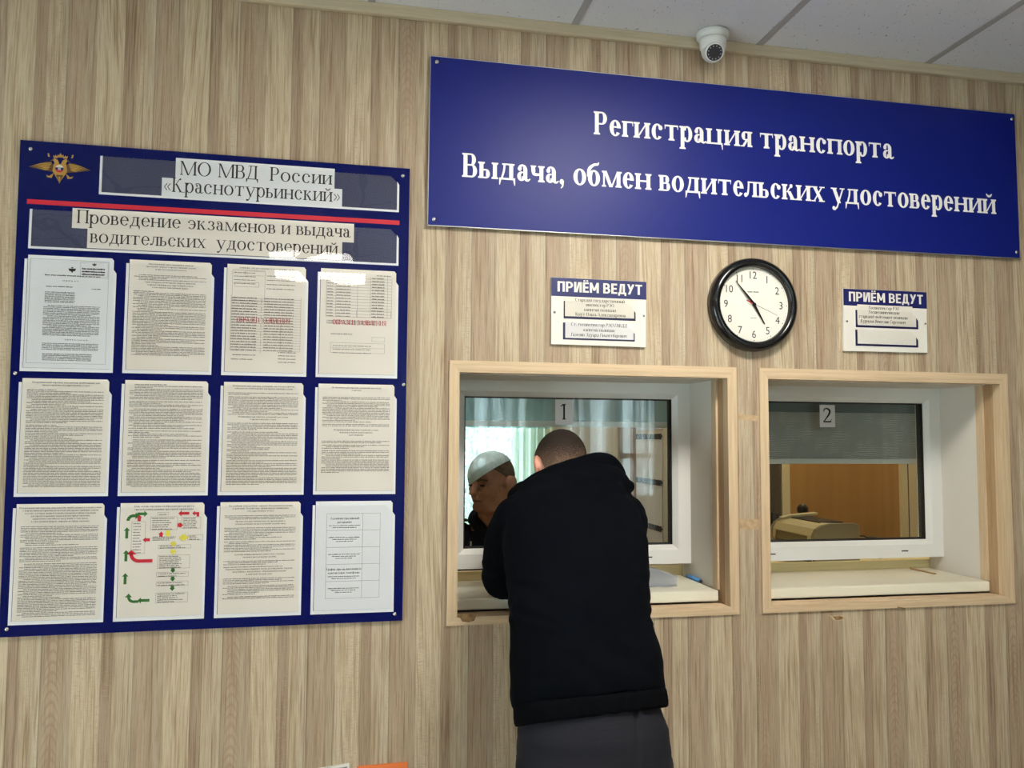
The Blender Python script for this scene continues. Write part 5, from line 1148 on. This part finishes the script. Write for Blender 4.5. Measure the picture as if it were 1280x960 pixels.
# ---- the customer, seen from behind, leaning on the sill
ct = thing('person', (.60, -.42, 0), 'person seen from behind in a black hoodie, leaning on the left sill', 'person')
HC = Vector((.632, .045, 1.470)); HR = Matrix.Rotation(math.radians(4), 3, 'Z') @ Matrix.Rotation(math.radians(6), 3, 'Y') @ Matrix.Rotation(math.radians(-32), 3, 'X')
b = MB(); head_mesh(b, HC, HR, 1.0)
limb(b, [(.622, -.075, 1.36), (.628, -.03, 1.42), (.632, .01, 1.46)], [.062, .055, .052])
loft(b, [((.590, -.43, .80), .13, .09), ((.590, -.415, .90), .135, .09), ((.590, -.36, 1.05), .14, .095), ((.605, -.25, 1.2), .165, .11), ((.615, -.16, 1.32), .175, .105), ((.622, -.10, 1.385), .12, .07)])
SHL, ELL, WRL = (.452, -.125, 1.325), (.440, -.005, 1.150), (.575, .165, 1.122)
SHR, ELR, WRR = (.785, -.125, 1.325), (.772, -.005, 1.155), (.690, .175, 1.122)
for S_, E_, W_, sg in ((SHL, ELL, WRL, 1), (SHR, ELR, WRR, -1)):
    limb(b, [S_, E_], [.055, .042]); limb(b, [E_, W_], [.042, .030])
    f = Vector(W_)-Vector(E_); f.z = -.01; side = Vector((-f.y, f.x, 0))*(1 if sg > 0 else -1)
    hand_mesh(b, Vector(W_)+f.normalized()*.01, f, -side if sg > 0 else -side, .98, .28)
for sg, x in ((-1, .505), (1, .688)):
    limb(b, [(x+.02*-sg, -.435, .82), (x, -.44, .48), (x, -.50, .09)], [.078, .058, .042])
    b.ell((x+sg*.008, -.445, .045), (.044, .125, .042), n=18, m=12)
body = sculpt(b, .0062, 3, 'body', 'skinA', ct)
# short hair: skull shell from the brow round to the nape
t = MB(); Pq = lambda x, y, z: HC+HR @ Vector((x, y, z))
t.ell(Pq(0, -.013, .023), (.0772, .0975, .0915), HR, 40, 26); t.ell(Pq(0, -.045, -.03), (.058, .058, .062), HR, 30, 18)
HI = HR.inverted()
def haircut(co):
    q = HI @ (co-HC)
    return (q.y > .045 and q.z < .055) or (q.z < .0 and q.y > -.005 and abs(q.x) > .04) or q.z < -.075 or (abs(q.x) > .06 and -.035 < q.y < .02 and q.z < .015)
sculpt(t, .005, 2, 'hair', 'hairA', ct, disp=lambda p: .0012*fbm(p, 240), cut=haircut)
# hoodie
h = MB()
loft(h, [((.586, -.412, .925), .182, .140), ((.586, -.400, .955), .188, .148), ((.585, -.375, 1.02), .183, .147), ((.586, -.335, 1.10), .178, .140), ((.598, -.275, 1.19), .186, .137), ((.609, -.210, 1.275), .197, .132), ((.617, -.150, 1.345), .190, .115), ((.624, -.100, 1.395), .155, .090), ((.630, -.065, 1.425), .100, .070)], 36)
limb(h, [(.475, -.13, 1.335), (.452, -.09, 1.275), (.446, -.01, 1.156)], [.078, .072, .060]); limb(h, [(.446, -.01, 1.156), (.505, .075, 1.148), (.560, .145, 1.130)], [.060, .052, .044])
limb(h, [(.762, -.13, 1.335), (.772, -.09, 1.275), (.765, -.01, 1.160)], [.078, .072, .058]); limb(h, [(.765, -.01, 1.160), (.735, .075, 1.150), (.700, .145, 1.130)], [.058, .052, .044])
# hood lying on the back: rim rising from left to right, pouch hanging below
limb(h, [(.498, -.065, 1.405), (.540, -.095, 1.437), (.600, -.115, 1.462), (.668, -.110, 1.482), (.728, -.085, 1.482), (.770, -.050, 1.450), (.780, -.010, 1.410)], [.030, .033, .033, .034, .040, .040, .035])
limb(h, [(.560, -.125, 1.420), (.630, -.150, 1.430), (.700, -.150, 1.435), (.755, -.115, 1.430)], [.040, .052, .056, .045])
limb(h, [(.600, -.165, 1.395), (.665, -.195, 1.385), (.720, -.175, 1.405)], [.040, .047, .045])
limb(h, [(.690, -.205, 1.395), (.745, -.160, 1.418), (.800, -.095, 1.425)], [.024, .026, .020])
limb(h, [(.50, -.02, 1.385), (.53, .02, 1.40), (.60, .03, 1.39), (.70, .03, 1.39), (.765, .0, 1.40)], [.045, .04, .04, .04, .045])
def folds(p):
    f = .0035*fbm((p.x, p.y, p.z*.6), 9)+.002*fbm(p, 26)
    z = p.z
    if z < 1.12: f += .004*math.sin((p.x-.6)*34+(z-1.0)*60+3*fbm(p, 5))*max(0, 1-abs(z-1.0)/.12)*(.4+.6*max(0, min(1, (p.x-.55)/.2)))
    if 1.1 < z < 1.22 and abs(p.x-.6) > .11: f += .0018*math.sin(z*150+p.x*60+6*fbm(p,8))
    return f
def hips(p):
    k = max(0, min(1, (1.12-p.z)/.2)); return Vector((p.x, p.y, p.z+k*(p.x-.41)*.060))
hd = sculpt(h, .0065, 2, 'hoodie', 'hood', ct, disp=folds, warp=hips)
t = MB(); loft(t, [((.587, -.428, .888), .183, .139), ((.587, -.4235, .900), .1845, .1415), ((.586, -.415, .925), .1835, .1435), ((.586, -.411, .938), .180, .139)], 64)
rb = sculpt(t, .005, 1, 'waistband', 'rib', hd, disp=lambda p: .0012*math.sin(math.atan2(p.y+.42, p.x-.587)*150), warp=hips)
t = MB(); t.tube([(.712, -.232, 1.362), (.712, -.2255, 1.402), (.706, -.204, 1.440), (.703, -.165, 1.487)], .004, 8); t.build('hood_seam', 'rib', hd)
# trousers and shoes
t = MB(); loft(t, [((.588, -.390, 1.0), .145, .10), ((.588, -.425, .93), .158, .118), ((.588, -.434, .875), .178, .142), ((.588, -.440, .79), .184, .148), ((.588, -.442, .74), .180, .142)], 36)
for sg, x in ((-1, .500), (1, .680)): limb(t, [(x, -.440, .80), (x, -.44, .62), (x, -.445, .46), (x, -.485, .26), (x, -.505, .06)], [.100, .094, .080, .070, .066])
sculpt(t, .007, 3, 'trousers', 'pants', ct, disp=lambda p: .003*fbm((p.x, p.y, p.z*.5), 12)-.005*math.exp(-((p.x-.655+.16*(.90-p.z))/.006)**2)*(1 if p.y < -.47 else 0)+.0007*math.sin(p.z*760))
for x in (.495, .698):
    t = MB(); t.ell((x, -.445, .040), (.050, .140, .052), n=24, m=14); t.box(x-.045, x+.045, -.575, -.315, .003, .02); s = sculpt(t, .006, 2, 'shoe', 'shoe', ct)

# ---- the officer behind the glass, looking down to the left
of = thing('person', (.60, .82, 0), 'person in a dark navy uniform and pale cap behind the left window', 'person')
OC = Vector((.548, .75, 1.392)); OR = Matrix.Rotation(math.radians(128), 3, 'Z') @ Matrix.Rotation(math.radians(-8), 3, 'X')
b = MB(); head_mesh(b, OC, OR, .98, 1.24, 1.08); b.ell(OC+OR @ Vector((0, .030, -.085)), (.062, .058, .030), OR, 20, 10); OI = OR.inverted()
limb(b, [(.590, .81, 1.235), (.578, .79, 1.29), (.562, .77, 1.35)], [.085, .076, .068])
loft(b, [((.62, .90, .85), .15, .10), ((.62, .88, 1.0), .16, .11), ((.61, .85, 1.13), .18, .11), ((.60, .82, 1.20), .16, .09), ((.59, .81, 1.245), .10, .07)])
for sg, x in ((-1, .43), (1, .79)):
    wr = (x+sg*.01, .74, .70); limb(b, [(x, .84, 1.17), (x+sg*.03, .84, .94)], [.052, .042]); limb(b, [(x+sg*.03, .84, .94), (x+sg*.02, .80, .84), wr], [.042, .036, .030])
    hand_mesh(b, Vector(wr), (0, -.15, -1), (0, 1, 0), .95, .2, up=Vector((-sg, 0, 0)))
for x in (.53, .71):
    limb(b, [(x, .90, .84), (x, .90, .45), (x, .93, .09)], [.09, .06, .042]); b.ell((x, .87, .045), (.044, .12, .042), n=18, m=12)
ob_ = sculpt(b, .0040, 2, 'body', 'skinB', of, disp=lambda p: .0012*fbm(p, 40))
Q = lambda x, y, z: OC+OR @ (Vector((x, y, z))*.98)
for q in (-1, 1):
    t = MB(); t.ell(Q(q*.030, .0845, .003), (.0125, .005, .0050), OR, 12, 8); t.build('eye', 'eye', ob_)
    t = MB(); t.tube([Q(q*.012, .0885, .021), Q(q*.030, .0875, .027), Q(q*.050, .0735, .020)], [.0042, .0055, .003], 8); t.build('eyebrow', 'hairB', ob_)
t = MB(); t.tube([Q(-.024, .088, -.058), Q(-.01, .0945, -.0555), Q(.01, .0945, -.0555), Q(.024, .088, -.058)], [.0016, .0026, .0026, .0016], 8); t.build('mouth', 'lip', ob_)
t = MB(); t.ell(Q(0, -.013, .023), (.0760, .0965, .0905), OR, 40, 26); 
def ohair(co):
    q = OI @ (co-OC); return q.z < -.05 or (q.y > -.035 and q.z < .022+.85*max(0, q.y)) or q.y > .06
sculpt(t, .003, 1, 'hair', 'hairB', of, disp=lambda p: .001*fbm(p, 240), cut=ohair)
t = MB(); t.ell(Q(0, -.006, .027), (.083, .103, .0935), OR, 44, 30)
# pale streaked shell, low over the brow and high at the back, as seen from the hall
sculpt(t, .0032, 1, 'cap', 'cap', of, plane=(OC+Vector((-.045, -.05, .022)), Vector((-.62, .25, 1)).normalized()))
u = MB()
loft(u, [((.62, .90, .80), .19, .14), ((.62, .88, 1.0), .195, .145), ((.615, .86, 1.12), .215, .14), ((.605, .835, 1.19), .20, .115), ((.595, .825, 1.235), .13, .085)], 32)
for sg, x in ((-1, .43), (1, .79)): limb(u, [(x, .84, 1.165), (x+sg*.03, .84, .94)], [.075, .062]); limb(u, [(x+sg*.03, .84, .94), (x+sg*.02, .80, .84), (x+sg*.012, .76, .74)], [.062, .05, .043])
limb(u, [(.485, .79, 1.245), (.515, .865, 1.262), (.59, .895, 1.268), (.665, .86, 1.255), (.69, .79, 1.235)], [.022, .024, .024, .024, .022])
limb(u, [(.485, .79, 1.245), (.520, .745, 1.205), (.565, .705, 1.150)], [.022, .024, .022]); limb(u, [(.69, .79, 1.235), (.64, .735, 1.200), (.580, .705, 1.150)], [.022, .024, .022])
un = sculpt(u, .006, 2, 'uniform_jacket', 'uniform', of, disp=lambda p: .003*fbm(p, 14), cut=None)
t = MB(); t.box(.405, .470, .79, .86, 1.240, 1.246); t.build('shoulder_strap', 'uniform', un, bevel=.002)
t = MB(); t.box(.40, .425, .775, .781, 1.236, 1.240); t.box(.462, .468, .705, .71, 1.15, 1.175); t.build('silver_pin', 'badge', un)
t = MB(); loft(t, [((.62, .90, .86), .17, .13), ((.62, .90, .76), .175, .13)], 28)
for x in (.53, .71): limb(t, [(x, .90, .78), (x, .90, .45), (x, .93, .07)], [.10, .08, .066])
sculpt(t, .009, 2, 'trousers', 'uniform', of)
for x in (.53, .71):
    t = MB(); t.ell((x, .87, .042), (.05, .135, .05), n=20, m=12); sculpt(t, .007, 1, 'shoe', 'shoe', of)
